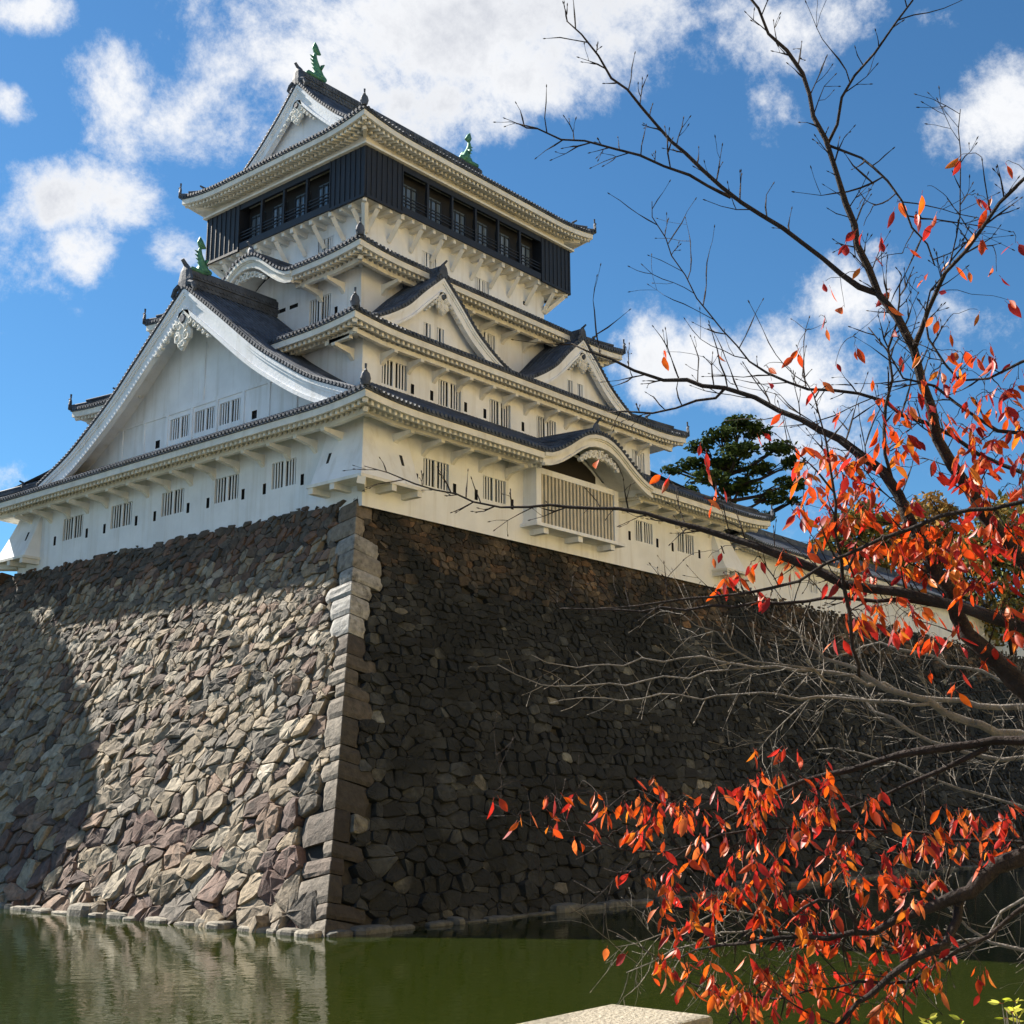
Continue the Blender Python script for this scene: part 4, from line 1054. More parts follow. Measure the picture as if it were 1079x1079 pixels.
# ------------------------------------------------------------------ top roof (hip and gable, ridge along x)
e5 = Rect(11.6, 11.7, 35.2, 30.4)
HA, HB = .363, .0401
GD = 3.0
i5 = Rect(11.6+GD, 11.7+GD, 35.2-GD, 30.4-GD)
top = skirt(tower, e5, 46.45, i5, {'L': 1.9, 'R': 1.8, 'LB': 1.9, 'RB': 1.8}, a=HA, b=HB, upturn=.45, beam=False, visible=('L', 'R'))
half = (30.4-11.7)/2
pr5 = [(0, 46.45+hfun(half, HA, HB)), (2, 46.45+hfun(half-2, HA, HB)), (4, 46.45+hfun(half-4, HA, HB)), (half-GD, 46.45+hfun(GD, HA, HB))]
gtop = gable(tower, 'L', Rect(14.1, 0, 50, 50), 21.05, pr5, 18.6, .6, 47.4, barge=.85, pend=.95, ridge_h=.95, ridge_w=.6, name='upper_roof', frame=[(17.4, 24.7, 48.4, 48.6)])
# far end of the ridge roof closed off
eg = MB(); P5 = smooth_prof(pr5)
for sg in (-1, 1):
    for i in range(len(P5)-1):
        (d0, za), (d1, zb1) = P5[i], P5[i+1]
        eg.quad((32.6, 21.05+sg*d0, 47.4), (32.6, 21.05+sg*d1, 47.4), (32.6, 21.05+sg*d1, zb1-.1), (32.6, 21.05+sg*d0, za-.1))
part(eg, 'gable_wall', PLASTER, gtop, norm=False)
zr = pr5[0][1]+.95
fish(tower, (15.4, 21.05, zr), 2.35, (1, 0, 0)); fish(tower, (31.6, 21.05, zr-.0), 2.3, (-1, 0, 0))
fish(tower, (6.6, 20.8, 35.75+1.1), 2.0, (1, 0, 0))

# ------------------------------------------------------------------ long low turret to the right
tur = thing('corridor_turret', 'long low white turret with tiled roof running right from the tower', 'turret', (70, 8, 20.2))
wt = Rect(44.0, 6.0, 112, 14)
storey(tur, wt, 19.9, 24.2, {'R': [(s, 22.0, 1.4, 1.1, 'win') for s in (56, 62, 68, 74, 80, 88)]})
et = Rect(42.4, 4.6, 114, 15.4)
skirt(tur, et, 23.75, Rect(42.4+5.3, 4.6+5.3, 114-5.3, 15.4-5.3), {'L': 1.4, 'R': 1.4, 'LB': 1.4, 'RB': 1.4}, visible=('R',), beam=False)
rd = MB(); rd.box(47.5, 109, 9.75, 10.25, 26.2, 27.0); part(rd, 'ridge', TILE, tur)

# ------------------------------------------------------------------ unseen building added behind the viewer to bounce warm light onto the tower
ob = thing('bounce_building', 'tall unseen ochre building with rows of windows, added for its warm bounce light', 'building', (20, -84, 3.6))
m_ = MB(); m_.box(-45, 95, -110, -84, 3.6, 50); part(m_, 'wall', FACADE, ob)
for zf in range(6):
    m_ = MB()
    for i in range(20):
        m_ = MB(); m_.box(-41+i*6.8, -37.5+i*6.8, -84.05, -83.9, 8+zf*6.2, 10.4+zf*6.2); part(m_, 'window', GLASS, ob)
m_ = MB(); m_.box(-45.6, 95.6, -110.6, -83.4, 50, 50.8); part(m_, 'roof', PAVE, ob)

# ------------------------------------------------------------------ far trees
def leafcloud(pads, n, size, cols, seed, flat=1.0):
    r = random.Random(seed); mb = MB(); tot = sum(p[3]*p[4]*p[5] for p in pads)
    for (x, y, z, rx, ry, rz) in pads:
        k = int(n*rx*ry*rz/tot)
        lump = [(r.gauss(0, .45), r.gauss(0, .45), r.gauss(0, .45)) for _ in range(9)]
        for _ in range(k):
            if r.random() < .65:
                l = r.choice(lump); q = [l[i]+r.gauss(0, .24) for i in range(3)]
            else:
                q = [r.gauss(0, .5) for _ in range(3)]
            L = math.sqrt(sum(t*t for t in q))
            if L > 1.05: q = [t/L*r.uniform(.8, 1.05) for t in q]
            p = Vector((x+q[0]*rx, y+q[1]*ry, z+q[2]*rz))
            a = Vector((r.gauss(0, 1), r.gauss(0, 1), r.gauss(0, 1)*flat)).normalized(); b = a.orthogonal().normalized()
            b = (b*math.cos(r.random()*6)+a.cross(b)*math.sin(r.random()*6)).normalized()
            s_ = size*r.uniform(.5, 1.3)
            c = r.choice(cols); v = r.uniform(.7, 1.3)
            mb.add([p-a*s_, p+b*s_*.45, p+a*s_, p-b*s_*.45], [(0, 1, 2, 3)], tuple(t*v for t in c))
    return mb
def far_tree(name, label, base, h, pads, n, size, cols, mat_, seed, tr=.45, flat=1.0, group=None, cat='tree'):
    b = Vector(base); t = thing(name, label, cat, base, group); r = random.Random(seed)
    tk = MB(); top_ = b+Vector((r.uniform(-.6, .6), r.uniform(-.6, .6), h*.86))
    mid = b.lerp(top_, .5)+Vector((r.uniform(-.5, .5), r.uniform(-.5, .5), 0))
    tk.tube([b-Vector((0, 0, .5)), b.lerp(mid, .5), mid, mid.lerp(top_, .5), top_], [tr*1.25, tr, tr*.75, tr*.5, tr*.2], 8)
    for (x, y, z, rx, ry, rz) in pads:
        e = Vector((x, y, z)); s0 = b.lerp(top_, min(.95, max(.25, (z-1.5-b.z)/(h*.86))))
        tk.tube([s0, s0.lerp(e, .5)+Vector((0, 0, -.3)), e], [tr*.38, tr*.26, tr*.1], 6)
        for _ in range(3):
            e2 = e+Vector((r.uniform(-.7, .7)*rx, r.uniform(-.7, .7)*ry, r.uniform(-.3, .6)*rz)); tk.tube([s0.lerp(e, .6), e2], [tr*.15, tr*.05], 5)
    part(tk, 'trunk', BARK, t)
    part(leafcloud(pads, n, size, cols, seed, flat), 'crown', mat_, t, norm=False)
    return t
def padpx(px, py, rx, ry, d, dep=1.0):
    p = at(px, py, d); k = d/F_PX; return (p.x, p.y, p.z, rx*k*dep, rx*k*dep, ry*k)
PD = 112
_r = random.Random(77); pads = []
for (px, py, rx, ry) in [(780, 447, 30, 9), (762, 458, 26, 8), (800, 455, 22, 8), (742, 468, 24, 8), (822, 470, 26, 9), (780, 474, 30, 10), (838, 490, 20, 8), (728, 488, 24, 8), (760, 490, 24, 9), (800, 494, 28, 9),
                         (708, 497, 16, 6), (745, 505, 26, 8), (830, 508, 22, 8), (780, 514, 30, 10), (720, 518, 18, 7), (812, 525, 24, 9), (752, 532, 28, 10), (840, 528, 12, 6), (790, 548, 30, 10), (735, 552, 24, 9), (700, 540, 12, 7), (770, 572, 34, 11)]:
    pads.append(padpx(px+_r.uniform(-3, 3), py+_r.uniform(-2, 2), rx*_r.uniform(.8, 1.15), ry*.85, PD+_r.uniform(-2.5, 2.5), .8))
pb0 = at(775, 600, PD)
far_tree('pine_tree', 'dark green pine rising behind the tower roofs on the right', (pb0.x, pb0.y, 20), 16.5, pads, 12000, .26, [(.03, .05, .014), (.045, .07, .016), (.02, .034, .012), (.06, .085, .02)], NEEDLE, 21, .5, .6)
for i, (px, py, r1, r2, d, cols, lab) in enumerate([
    (905, 565, 48, 40, 135, [(.16, .14, .04), (.22, .17, .05), (.11, .12, .04)], 'olive-yellow broadleaf tree behind the low turret, nearest the pine'),
    (975, 560, 52, 46, 145, [(.30, .17, .04), (.24, .13, .04), (.18, .14, .05)], 'amber autumn tree behind the low turret, between two greener trees'),
    (1060, 565, 55, 50, 140, [(.14, .15, .05), (.20, .16, .05), (.26, .17, .05)], 'green and yellow tree behind the low turret at the right edge')]):
    P_ = [padpx(px, py, r1*.8, r2*.7, d), padpx(px-r1*.5, py+r2*.4, r1*.6, r2*.5, d), padpx(px+r1*.5, py+r2*.35, r1*.6, r2*.5, d+1), padpx(px+5, py-r2*.45, r1*.5, r2*.45, d), padpx(px-8, py+r2*1.1, r1*.9, r2*.6, d), padpx(px+10, py+r2*1.7, r1*.8, r2*.6, d)]
    b_ = at(px, py+40, d)
    far_tree('autumn_tree', lab, (b_.x, b_.y, 20), (P_[3][2]-20)*1.05, P_, 6000, .42, cols, NEEDLE, 30+i, .3, group='trees behind the low turret')
# tall dense tree on the far bank, out of frame to the left: it throws the big shade on the wall
P_ = [(.3, 56, 30.6, 4.0, 4.0, 5.6), (.0, 56, 24, 4.8, 4.8, 6), (.4, 56, 15, 4.6, 4.6, 7), (2.3, 56.5, 26, 3.3, 3.3, 4.4), (-2.0, 56, 29.3, 2.4, 2.4, 4)]
far_tree('unseen_shade_tree', 'tall dense unseen evergreen beyond the left end of the wall, there to shade it', (0, 56, 1.6), 36, P_, 26000, .62, [(.05, .08, .025), (.04, .065, .02)], NEEDLE, 44, .6)

# ------------------------------------------------------------------ the cherry tree and the bare tree in front
def spline(pts, step):
    """Catmull-Rom through world points with radii [(Vector, r)]"""
    out = []
    n = len(pts)
    for i in range(n-1):
        p0 = pts[max(i-1, 0)]; p1 = pts[i]; p2 = pts[i+1]; p3 = pts[min(i+2, n-1)]
        k = max(2, int((p2[0]-p1[0]).length/step))
        for j in range(k):
            t = j/k
            v = .5*((2*p1[0])+(-p0[0]+p2[0])*t+(2*p0[0]-5*p1[0]+4*p2[0]-p3[0])*t*t+(-p0[0]+3*p1[0]-3*p2[0]+p3[0])*t**3)
            out.append((v, p1[1]+(p2[1]-p1[1])*t))
    out.append(pts[-1]); return out
def limb(defs, rnd, jit=.012):
    """defs: (px, py, distance, width in px), thick end first"""
    pts = []
    for (x, y, d, w) in defs:
        pts.append((at(x, y, d), w*d/F_PX/2))
    sp = spline(pts, .09); out = []
    for i, (v, r) in enumerate(sp):
        j = jit if 0 < i < len(sp)-1 else 0
        out.append((v+Vector((rnd.uniform(-j, j), rnd.uniform(-j, j), rnd.uniform(-j, j))), r*(1+rnd.uniform(-.08, .12))))
    return out
def put(mb, path, n): mb.tube([p for p, r in path], [r for p, r in path], n)
def twig(mb, p, dirv, L, r0, rnd, buds=True, droop=0, kids=0, acc=None, n=4):
    k = max(3, int(L/.05)); d = dirv.normalized(); q = Vector(p); pts = [(q.copy(), r0)]
    for i in range(k):
        d = (d+Vector((rnd.gauss(0, .13), rnd.gauss(0, .13), rnd.gauss(0, .13)+.03-droop))).normalized()
        q = q+d*(L/k); rr = r0*(1-.72*(i+1)/k)
        if buds and rnd.random() < .45: rr *= 1.7
        pts.append((q.copy(), max(rr, .0009)))
    if buds: pts.append((q+d*.008, .0028)); pts.append((q+d*.016, .0010))
    put(mb, pts, n)
    if acc is not None: acc += pts
    for _ in range(kids):
        i = rnd.randrange(1, k); a = d.orthogonal().normalized(); a = (a*math.cos(rnd.random()*6.3)+d.cross(a)*math.sin(rnd.random()*6.3))
        twig(mb, pts[i][0], d+a*rnd.uniform(.6, 1.1), L*rnd.uniform(.3, .6), pts[i][1]*.75, rnd, buds, droop, 0, acc, n)
def sprout(mb, path, rnd, every, L0, L1, up=.35, start=.15, kids=0, acc=None, r=.0028, plane=.35):
    s = 0; nxt = every*rnd.random(); tot = sum((path[i+1][0]-path[i][0]).length for i in range(len(path)-1))
    side = 1
    for i in range(len(path)-1):
        l = (path[i+1][0]-path[i][0]).length
        while nxt < s+l:
            if nxt > tot*start:
                p = path[i][0].lerp(path[i+1][0], (nxt-s)/max(l, 1e-6)); d = (path[i+1][0]-path[i][0]).normalized()
                v = CF.cross(d).normalized()*side; side = -side if rnd.random() < .8 else side
                v = (v+CF*rnd.gauss(0, plane)+d*rnd.uniform(.5, 1.2)+Vector((0, 0, up))).normalized()
                twig(mb, p, v, rnd.uniform(L0, L1), min(r, path[i][1]*.8), rnd, kids=kids if rnd.random() < .6 else 0, acc=acc)
            nxt += every*rnd.uniform(.5, 1.5)
        s += l
rnd = random.Random(5)
tr_base = CAM+rt0*4.6+fw*3.2; tr_base.z = 3.45
cherry = thing('cherry_tree', 'cherry tree with dark branches and orange-red autumn leaves reaching in from the right', 'tree', tr_base)
# where the trunk stands, out of frame to the right
tk = MB()
fork = at(1330, 860, 5.3)
trp = spline([(tr_base-Vector((0, 0, .3)), .19), (tr_base+Vector((0, 0, .5)), .15), (fork.lerp(tr_base, .3), .13), (fork, .10)], .12)
put(tk, trp, 10); part(tk, 'trunk', BARK, cherry, smooth=True)
fk = (1330, 860, 5.3)
CH = [  # main limbs, thick end first: px, py, distance, width
 [(*fk, 34), (1180, 800, 5.2, 30), (1079, 724, 5.1, 25), (1037, 686, 5.1, 23), (1008, 648, 5.1, 20), (988, 602, 5.1, 18), (962, 548, 5.15, 16), (932, 494, 5.2, 13), (885, 464, 5.3, 10), (823, 430, 5.4, 8), (765, 408, 5.5, 6.5), (700, 398, 5.6, 5), (645, 380, 5.7, 3.5), (602, 362, 5.8, 2)],
 [(1180, 700, 5.4, 24), (1110, 630, 5.4, 21), (1079, 588, 5.35, 19), (1037, 540, 5.3, 17), (1002, 492, 5.3, 15), (980, 430, 5.3, 13), (963, 366, 5.3, 12), (926, 310, 5.35, 9.5), (906, 262, 5.4, 8.5), (889, 214, 5.45, 7.5), (869, 150, 5.5, 6.5), (842, 78, 5.6, 5), (812, 34, 5.65, 4), (784, -10, 5.7, 3)],
 [(963, 366, 5.3, 8), (976, 328, 5.2, 6), (1000, 286, 5.1, 5), (1036, 240, 5.0, 4.5), (1079, 194, 4.9, 4), (1120, 150, 4.8, 3)],
 [(926, 310, 5.35, 8), (886, 293, 5.4, 7), (842, 254, 5.45, 6), (782, 216, 5.5, 5.5), (738, 178, 5.6, 5), (692, 132, 5.7, 4), (648, 80, 5.8, 3), (597, 22, 5.9, 1.6)],
 [(770, 208, 5.52, 4.5), (745, 196, 5.5, 4), (700, 176, 5.5, 3.5), (645, 156, 5.6, 3), (590, 146, 5.7, 2.4), (544, 130, 5.8, 1.5)],
 [(872, 152, 5.5, 4.5), (889, 102, 5.5, 3.8), (919, 56, 5.4, 3), (962, 0, 5.3, 2.2)],
 [(870, 152, 5.5, 3.4), (905, 170, 5.4, 3.2), (935, 192, 5.3, 2.8), (962, 235, 5.2, 2.6), (985, 280, 5.2, 2)],
 [(765, 408, 5.5, 4.5), (735, 425, 5.55, 3.6), (685, 433, 5.6, 3), (640, 434, 5.7, 1.6)],
 [(1140, 520, 5.3, 8), (1079, 499, 5.35, 6), (1030, 476, 5.4, 5.5), (975, 446, 5.45, 5), (905, 416, 5.5, 4.5), (828, 404, 5.6, 3.6), (790, 380, 5.7, 2.4), (745, 330, 5.8, 1.8), (700, 250, 5.9, 1.4), (687, 212, 5.9, 1)],
 [(1290, 740, 5.0, 20), (1150, 690, 4.95, 17), (1079, 657, 4.9, 15), (980, 634, 4.9, 14), (890, 613, 4.95, 13), (820, 585, 5.0, 11), (735, 555, 5.1, 7), (650, 535, 5.2, 5), (560, 535, 5.3, 3.4), (500, 528, 5.4, 2.6), (440, 510, 5.5, 2), (384, 491, 5.6, 1.2)],
 [(1200, 500, 4.7, 7), (1079, 527, 4.7, 6), (990, 545, 4.75, 5.5), (900, 580, 4.8, 5), (840, 610, 4.9, 4.5), (750, 630, 5.0, 3.5), (630, 641, 5.1, 2)],
 [(905, 712, 5.0, 5), (898, 680, 4.95, 5), (890, 615, 4.9, 5.2), (884, 562, 4.9, 4.4), (877, 495, 4.9, 3.6), (865, 440, 4.95, 2.4), (845, 395, 5.0, 1.4)],
 [(1120, 648, 5.2, 7), (1000, 640, 5.2, 6), (900, 630, 5.25, 5), (820, 636, 5.3, 4.5), (700, 642, 5.4, 3.4), (590, 641, 5.5, 2)],
 [(940, 505, 5.2, 5), (932, 480, 5.2, 5), (936, 430, 5.25, 4.4), (940, 370, 5.3, 3.4), (946, 320, 5.4, 2.2), (950, 290, 5.4, 1.2)],
 [(1180, 430, 5.0, 7), (1079, 455, 5.0, 5.5), (1030, 440, 5.0, 4.5), (985, 405, 5.1, 3.6), (950, 395, 5.1, 2.6), (915, 345, 5.2, 1.6)],
 [(1150, 330, 4.9, 5), (1079, 385, 4.9, 4), (1010, 400, 5.0, 3), (975, 330, 5.1, 2.4), (1010, 250, 5.2, 1.8), (1012, 115, 5.3, 1)],
 # low limb over the water
 [(*fk, 34), (1180, 880, 5.0, 28), (1079, 900, 4.8, 24), (1035, 929, 4.75, 20), (1005, 943, 4.7, 16), (961, 962, 4.7, 11), (920, 980, 4.7, 8), (869, 989, 4.7, 6), (819, 987, 4.7, 5), (758, 996, 4.8, 3.4), (715, 1010, 4.9, 1.8)],
 [(1017, 938, 4.72, 11), (1008, 967, 4.7, 12), (996, 993, 4.65, 11), (967, 1012, 4.6, 9), (920, 1044, 4.6, 7), (885, 1075, 4.6, 5), (850, 1110, 4.6, 3)],
 [(1240, 770, 5.2, 15), (1079, 780, 5.3, 12), (1026, 787, 5.3, 11), (949, 798, 5.3, 8.5), (869, 816, 5.3, 6.5), (819, 836, 5.3, 5), (760, 868, 5.3, 3.8), (719, 897, 5.3, 2.8), (688, 926, 5.3, 1.6)],
 [(1041, 788, 5.3, 7), (994, 813, 5.3, 6), (937, 838, 5.3, 4), (878, 858, 5.4, 2)],
 [(1110, 890, 5.1, 5), (1040, 886, 5.1, 4), (943, 878, 5.1, 4), (887, 874, 5.1, 3.5), (819, 875, 5.1, 3), (760, 882, 5.1, 3), (700, 895, 5.1, 2.6), (650, 893, 5.15, 2.2), (610, 880, 5.2, 1.6), (560, 868, 5.25, 1.3), (518, 846, 5.3, 1)],
 [(902, 982, 4.7, 5), (893, 962, 4.7, 5.5), (872, 950, 4.7, 4.5), (845, 954, 4.7, 3.4), (820, 980, 4.75, 2.2)],
 [(800, 878, 5.15, 2.6), (782, 900, 5.1, 2.6), (790, 930, 5.1, 2.4), (802, 965, 5.1, 1.8), (800, 1010, 5.1, 1.2)],
 [(1110, 930, 4.9, 8), (1040, 985, 4.8, 5), (960, 1030, 4.7, 4), (880, 1040, 4.8, 3), (790, 1052, 4.9, 2.2), (700, 1030, 5, 1.2)],
]
skel = []; tw = MB()
for bi, defs in enumerate(CH):
    path = [(v, r*.76) for v, r in limb(defs, rnd)]; mb = MB(); put(mb, path, 8)
    part(mb, 'branch', BARK, cherry, smooth=True); skel += path
    sprout(tw, path, rnd, .065 if bi < 16 else .07, .03, .20 if rnd.random() < .75 else .4, up=.45 if bi < 16 else .1, kids=2, acc=skel, start=.22)
# leaves
LC = [(.50, .050, .008), (.56, .10, .008), (.54, .065, .010), (.36, .018, .012), (.60, .17, .014), (.46, .025, .018), (.55, .13, .03), (.26, .012, .010), (.60, .08, .006)]
lf = MB()
def leaf(p, d, L, rnd, cols=LC, droop=.9):
    d = d.normalized(); side = d.cross(Vector((rnd.gauss(0, 1), rnd.gauss(0, 1), rnd.gauss(0, .6)))).normalized(); up = side.cross(d)
    pt = p+d*(L*.22); c = rnd.choice(cols); v = rnd.uniform(.75, 1.2); c = tuple(t*v for t in c)
    W_ = L*rnd.uniform(.15, .23); fold = rnd.uniform(.15, .75); curl = rnd.uniform(-.35, .5)
    st_ = [(0, .0), (.14, .55), (.36, 1.0), (.6, .92), (.82, .5), (1.0, .0)]
    vs = []; cs = []
    for (t, w) in st_:
        m0 = pt+d*(L*t)+up*(curl*L*t*t*.5)
        if w == 0: vs.append(m0)
        else: vs += [m0, m0+side*(W_*w)+up*(W_*w*fold), m0-side*(W_*w)+up*(W_*w*fold)]
    fs = [(0, 1, 2), (0, 3, 1)]
    for k in range(3):
        a = 1+3*k; b = a+3; fs += [(a, b, b+1, a+1), (a, a+2, b+2, b)]
    fs += [(10, 13, 11), (10, 12, 13)]
    lf.add(vs, fs, c)
    lf.tube([p, pt], [.0010, .0010], 3, cap=False, col=(.35, .06, .03))
def node(px, py, d, k, rnd, cols=LC, Lr=(.040, .080)):
    p = at(px, py, d)
    best = min(skel, key=lambda q: (q[0]-p).length_squared)
    b = best[0]; L = (b-p).length
    if L > .015:
        mid = b.lerp(p, .5)+Vector((rnd.uniform(-.06, .06), rnd.uniform(-.06, .06), rnd.uniform(0, .10)))*min(1, L*2)
        r0 = min(.0035, max(.0015, best[1]*.7))
        pth = [(b, r0), (b.lerp(mid, .5)+Vector((0, 0, .01)), r0*.9), (mid, r0*.8), (mid.lerp(p, .6)+Vector((0, 0, .008)), r0*.65), (p, r0*.55)]
        pth = spline(pth, .05); put(tw, pth, 4)
        skel.extend(pth[1:])
    for _ in range(k):
        hang = rnd.uniform(.25, 1.3)
        d_ = Vector((rnd.gauss(0, 1), rnd.gauss(0, 1), 0)).normalized()*hang+Vector((0, 0, -1))
        q = p+Vector((rnd.gauss(0, .012), rnd.gauss(0, .012), rnd.gauss(0, .012)))
        leaf(q, d_, rnd.uniform(*Lr), rnd, cols)
single = [(835,545),(800,470),(880,400),(920,420),(950,450),(900,380),(840,380),(860,420),(935,360),(985,345),(1020,300),(1050,300),(1010,180),(985,250),(905,300),(890,270),(977,210),(965,238),(945,228),(990,238),(928,263),(925,290),(958,272),(910,252),(870,310),(863,348),(868,360),(890,338),(938,320),(973,305),(995,320),(1005,290),(1028,260),(1060,185),(1030,220),(1040,225),(1000,360),(930,340),(950,385),(975,385),(843,385),(805,400),(813,415),(885,443),(865,458),(823,455),(700,385),(760,390),(1010,385),(1040,383),(980,410),(965,425),(1005,415),(1055,425),(900,480),(632,498),(700,515),(745,505),(738,485),(760,525),(748,545),(1030,340),(1062,330),(1070,270)]
for (x, y) in single: node(x, y-14, 5.2+rnd.uniform(-.25, .25), rnd.choice([1, 1, 2, 2, 3]), rnd)
zones = [(840, 480, 925, 555, 34, 4), (900, 420, 1079, 500, 30, 3), (850, 530, 1000, 600, 34, 4), (745, 590, 850, 640, 12, 4), (880, 575, 1079, 680, 70, 4), (1000, 490, 1079, 580, 30, 4), (940, 440, 1079, 520, 16, 3), (990, 380, 1079, 440, 10, 3), (960, 670, 1079, 730, 8, 3), (1079, 400, 1180, 720, 40, 4),
         (560, 842, 700, 880, 12, 3), (605, 855, 690, 900, 10, 4), (690, 835, 800, 880, 20, 4), (790, 800, 880, 870, 16, 4), (690, 890, 830, 960, 26, 4), (780, 850, 880, 960, 30, 4), (690, 940, 860, 1060, 44, 4), (830, 960, 990, 1070, 52, 4), (880, 880, 990, 960, 30, 4), (990, 850, 1079, 910, 22, 4), (740, 1030, 960, 1085, 26, 4), (905, 835, 935, 880, 4, 3), (1000, 1010, 1050, 1050, 4, 4), (1079, 840, 1180, 1000, 14, 4)]
for (x0, y0, x1, y1, n, k) in zones:
    for _ in range(int(n*(1.15 if y1 < 760 else 1.22))):
        dd = (5.1 if y1 < 760 else 4.95)+rnd.gauss(0, .22)
        node(rnd.uniform(x0, x1), rnd.uniform(y0, y1)-10, dd, max(1, int(rnd.gauss(k, 1.2))), rnd, LC, (.040, .080) if y1 < 760 else (.034, .068))
for (x, y, k) in ((520, 842, 2), (545, 866, 3), (560, 862, 1), (580, 845, 1), (590, 872, 2), (601, 850, 2), (672, 828, 1), (690, 825, 2), (655, 925, 2), (683, 930, 3), (635, 1000, 1), (657, 1010, 1), (690, 950, 2), (685, 1040, 1), (828, 795, 3), (840, 798, 2), (915, 845, 5), (925, 860, 4)):
    node(x, y-6, 5.1, k, rnd)
o = part(tw, 'twigs', BARK, cherry)
o = part(lf, 'leaves', LEAF, cherry, norm=False, smooth=True); o['kind'] = 'stuff'

# bare tree with pale twigs, a little farther off
rnd = random.Random(9)
bt_base = CAM+rt0*7.4+fw*5.2; bt_base.z = 3.3
bare = thing('bare_tree', 'leafless tree of tangled pale grey twigs before the dark wall at right', 'tree', bt_base)
tk = MB(); fk2 = at(1360, 800, 8.2)
put(tk, spline([(bt_base-Vector((0, 0, .3)), .17), (bt_base.lerp(fk2, .4), .13), (fk2, .11)], .15), 9); part(tk, 'trunk', BARKG, bare, smooth=True)
f2 = (1360, 800, 8.2)
BT = [
 [(*f2, 24), (1200, 810, 7.6, 20), (1079, 777, 7.2, 15), (1015, 759, 7.1, 12), (956, 732, 7.0, 10), (897, 705, 7.0, 7), (854, 681, 7.0, 4), (830, 655, 7.0, 2)],
 [(1200, 770, 7.6, 14), (1079, 748, 7.4, 10), (972, 734, 7.3, 7.5), (897, 713, 7.2, 6), (800, 700, 7.1, 4.5), (715, 694, 7.1, 3.4), (607, 702, 7.1, 2), (560, 690, 7.1, 1)],
 [(800, 702, 7.1, 3), (725, 713, 7.1, 3), (661, 721, 7.1, 2.6), (570, 721, 7.1, 2), (524, 700, 7.1, 1.2)],
 [(980, 742, 7.0, 5.5), (900, 738, 7.0, 5), (822, 734, 6.9, 3.8), (715, 734, 6.9, 2.8), (640, 735, 6.9, 2), (580, 741, 6.9, 1.2)],
 [(880, 720, 7.0, 3.4), (840, 700, 6.8, 3.4), (790, 698, 6.8, 3), (755, 670, 6.8, 2.4), (718, 646, 6.8, 1.6)],
 [(1150, 820, 7.4, 9), (1079, 800, 7.4, 7), (1000, 790, 7.4, 6), (940, 760, 7.4, 5), (890, 730, 7.5, 4), (850, 740, 7.5, 2.5), (800, 790, 7.5, 1.4)],
 [(1180, 760, 7.8, 9), (1079, 720, 7.8, 6), (1000, 700, 7.8, 5), (930, 680, 7.8, 4), (880, 690, 7.8, 2.4), (830, 660, 7.8, 1.3)],
 [(1180, 860, 7.4, 9), (1079, 850, 7.4, 6), (1010, 830, 7.4, 4), (930, 800, 7.4, 3), (860, 790, 7.4, 1.8)],
 [(1200, 980, 7.0, 9), (1079, 1000, 7.0, 6), (1020, 975, 7.0, 4.5), (985, 940, 7.0, 3), (950, 900, 7.0, 1.4)],
 [(1200, 940, 7.2, 8), (1079, 945, 7.2, 5), (1040, 985, 7.2, 4), (990, 1000, 7.2, 2.6), (930, 1035, 7.2, 1.4)],
 [(960, 1000, 6.6, 4), (860, 985, 6.6, 3.4), (760, 985, 6.6, 3), (710, 1000, 6.6, 2.4), (660, 1025, 6.6, 1.4)],
 [(830, 980, 6.6, 3), (780, 960, 6.6, 2.6), (720, 975, 6.6, 2), (650, 998, 6.6, 1)],
]
tg = MB(); ac = []
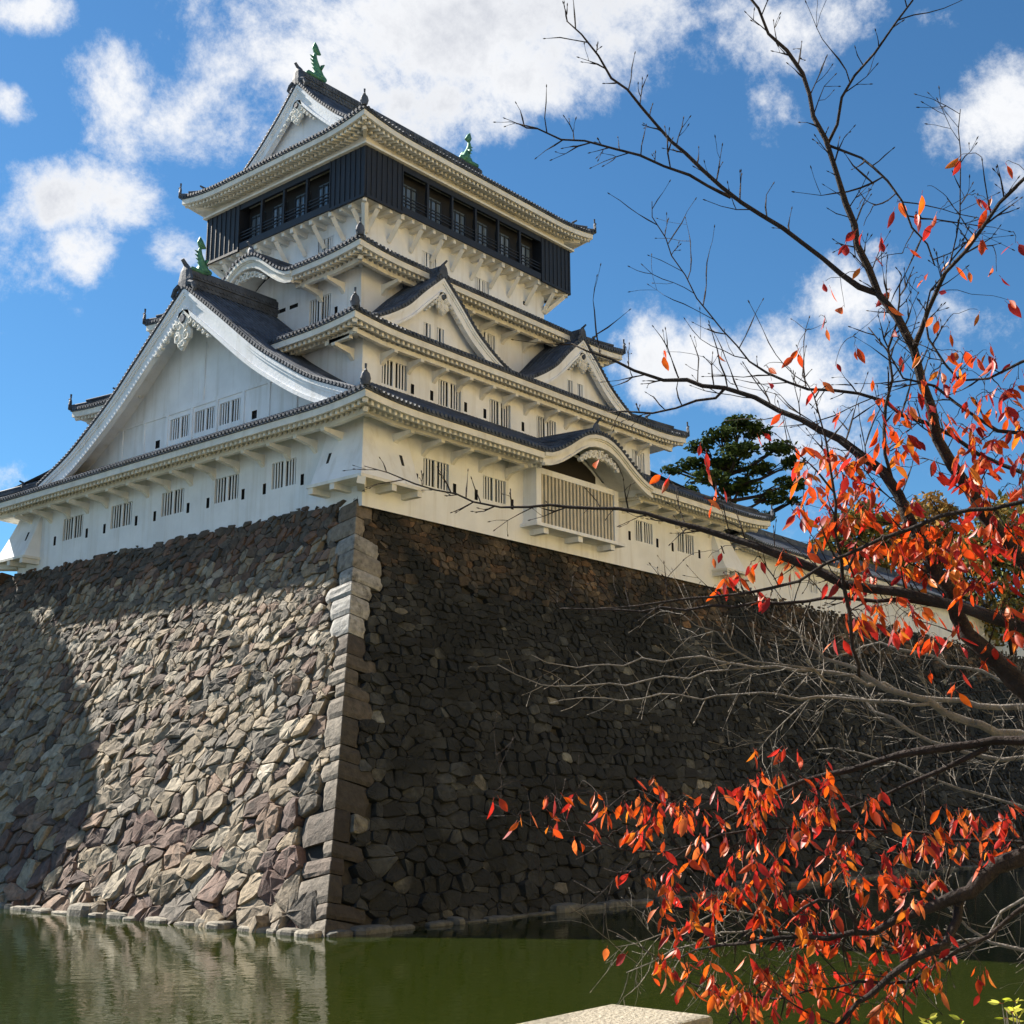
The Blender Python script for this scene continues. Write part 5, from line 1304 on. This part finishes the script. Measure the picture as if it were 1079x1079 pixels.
for bi, defs in enumerate(BT):
    path = [(v, r*.62) for v, r in limb(defs, rnd, .02)]; mb = MB(); put(mb, path, 7); part(mb, 'branch', BARKG, bare, smooth=True)
    sprout(tg, path, rnd, .045 if bi not in (1, 2, 3) else .13, .08, .42 if bi not in (1, 2, 3) else .22, up=.22, kids=4 if bi not in (1, 2, 3) else 1, acc=ac, start=.12, r=.0020, plane=.6)
part(tg, 'twigs', BARKG, bare)

# small yellow-leaved shrub at the lower right corner
rnd = random.Random(3); sb0 = at(1075, 1100, 4.4); shr = thing('yellow_shrub', 'small shrub with bright yellow-green leaves at the bottom right corner', 'shrub', (sb0.x, sb0.y, 3.5))
stm = MB(); lf = MB()
for i in range(9):
    e = at(1062+rnd.uniform(-10, 26), 1052+rnd.uniform(-6, 30), 4.4+rnd.uniform(-.08, .08)) if i < 6 else at(1000+rnd.uniform(-25, 30), 1072+rnd.uniform(-6, 12), 4.4)
    pth = spline([(Vector((sb0.x, sb0.y, 3.5)), .004), (Vector((sb0.x, sb0.y, 3.9)).lerp(e, .4), .003), (e, .0015)], .06); put(stm, pth, 4)
    for _ in range(3):
        leaf(e, Vector((rnd.gauss(0, 1), rnd.gauss(0, 1), rnd.uniform(-.3, .6))), rnd.uniform(.025, .045), rnd, [(.55, .60, .05), (.50, .50, .08), (.62, .62, .12)])
part(stm, 'stems', BARKG, shr); part(lf, 'leaves', LEAF, shr, norm=False)

# ------------------------------------------------------------------ granite post at the edge of the bank
post = thing('stone_post', 'pale speckled granite post with flat top standing at the bottom edge', 'stone post', (-33.6, -38.07, 3.4))
def bev_box(x0, x1, y0, y1, z0, z1, b):
    mb = MB()
    rings = [(b, z0), (0, z0+b), (0, z1-b), (b*.3, z1-b*.3), (b, z1)]
    vs = []
    for ins, z in rings: vs += [(x0+ins, y0+ins, z), (x1-ins, y0+ins, z), (x1-ins, y1-ins, z), (x0+ins, y1-ins, z)]
    fs = [(j*4+i, j*4+(i+1) % 4, j*4+4+(i+1) % 4, j*4+4+i) for j in range(4) for i in range(4)]+[(16, 17, 18, 19), (3, 2, 1, 0)]
    mb.add(vs, fs); return mb
part(bev_box(-33.95, -33.09, -38.25, -37.89, 4.36, 4.6, .012), 'cap', GRANITE, post)
part(bev_box(-33.89, -33.15, -38.2, -37.94, 3.2, 4.36, .01), 'shaft', GRANITE, post)
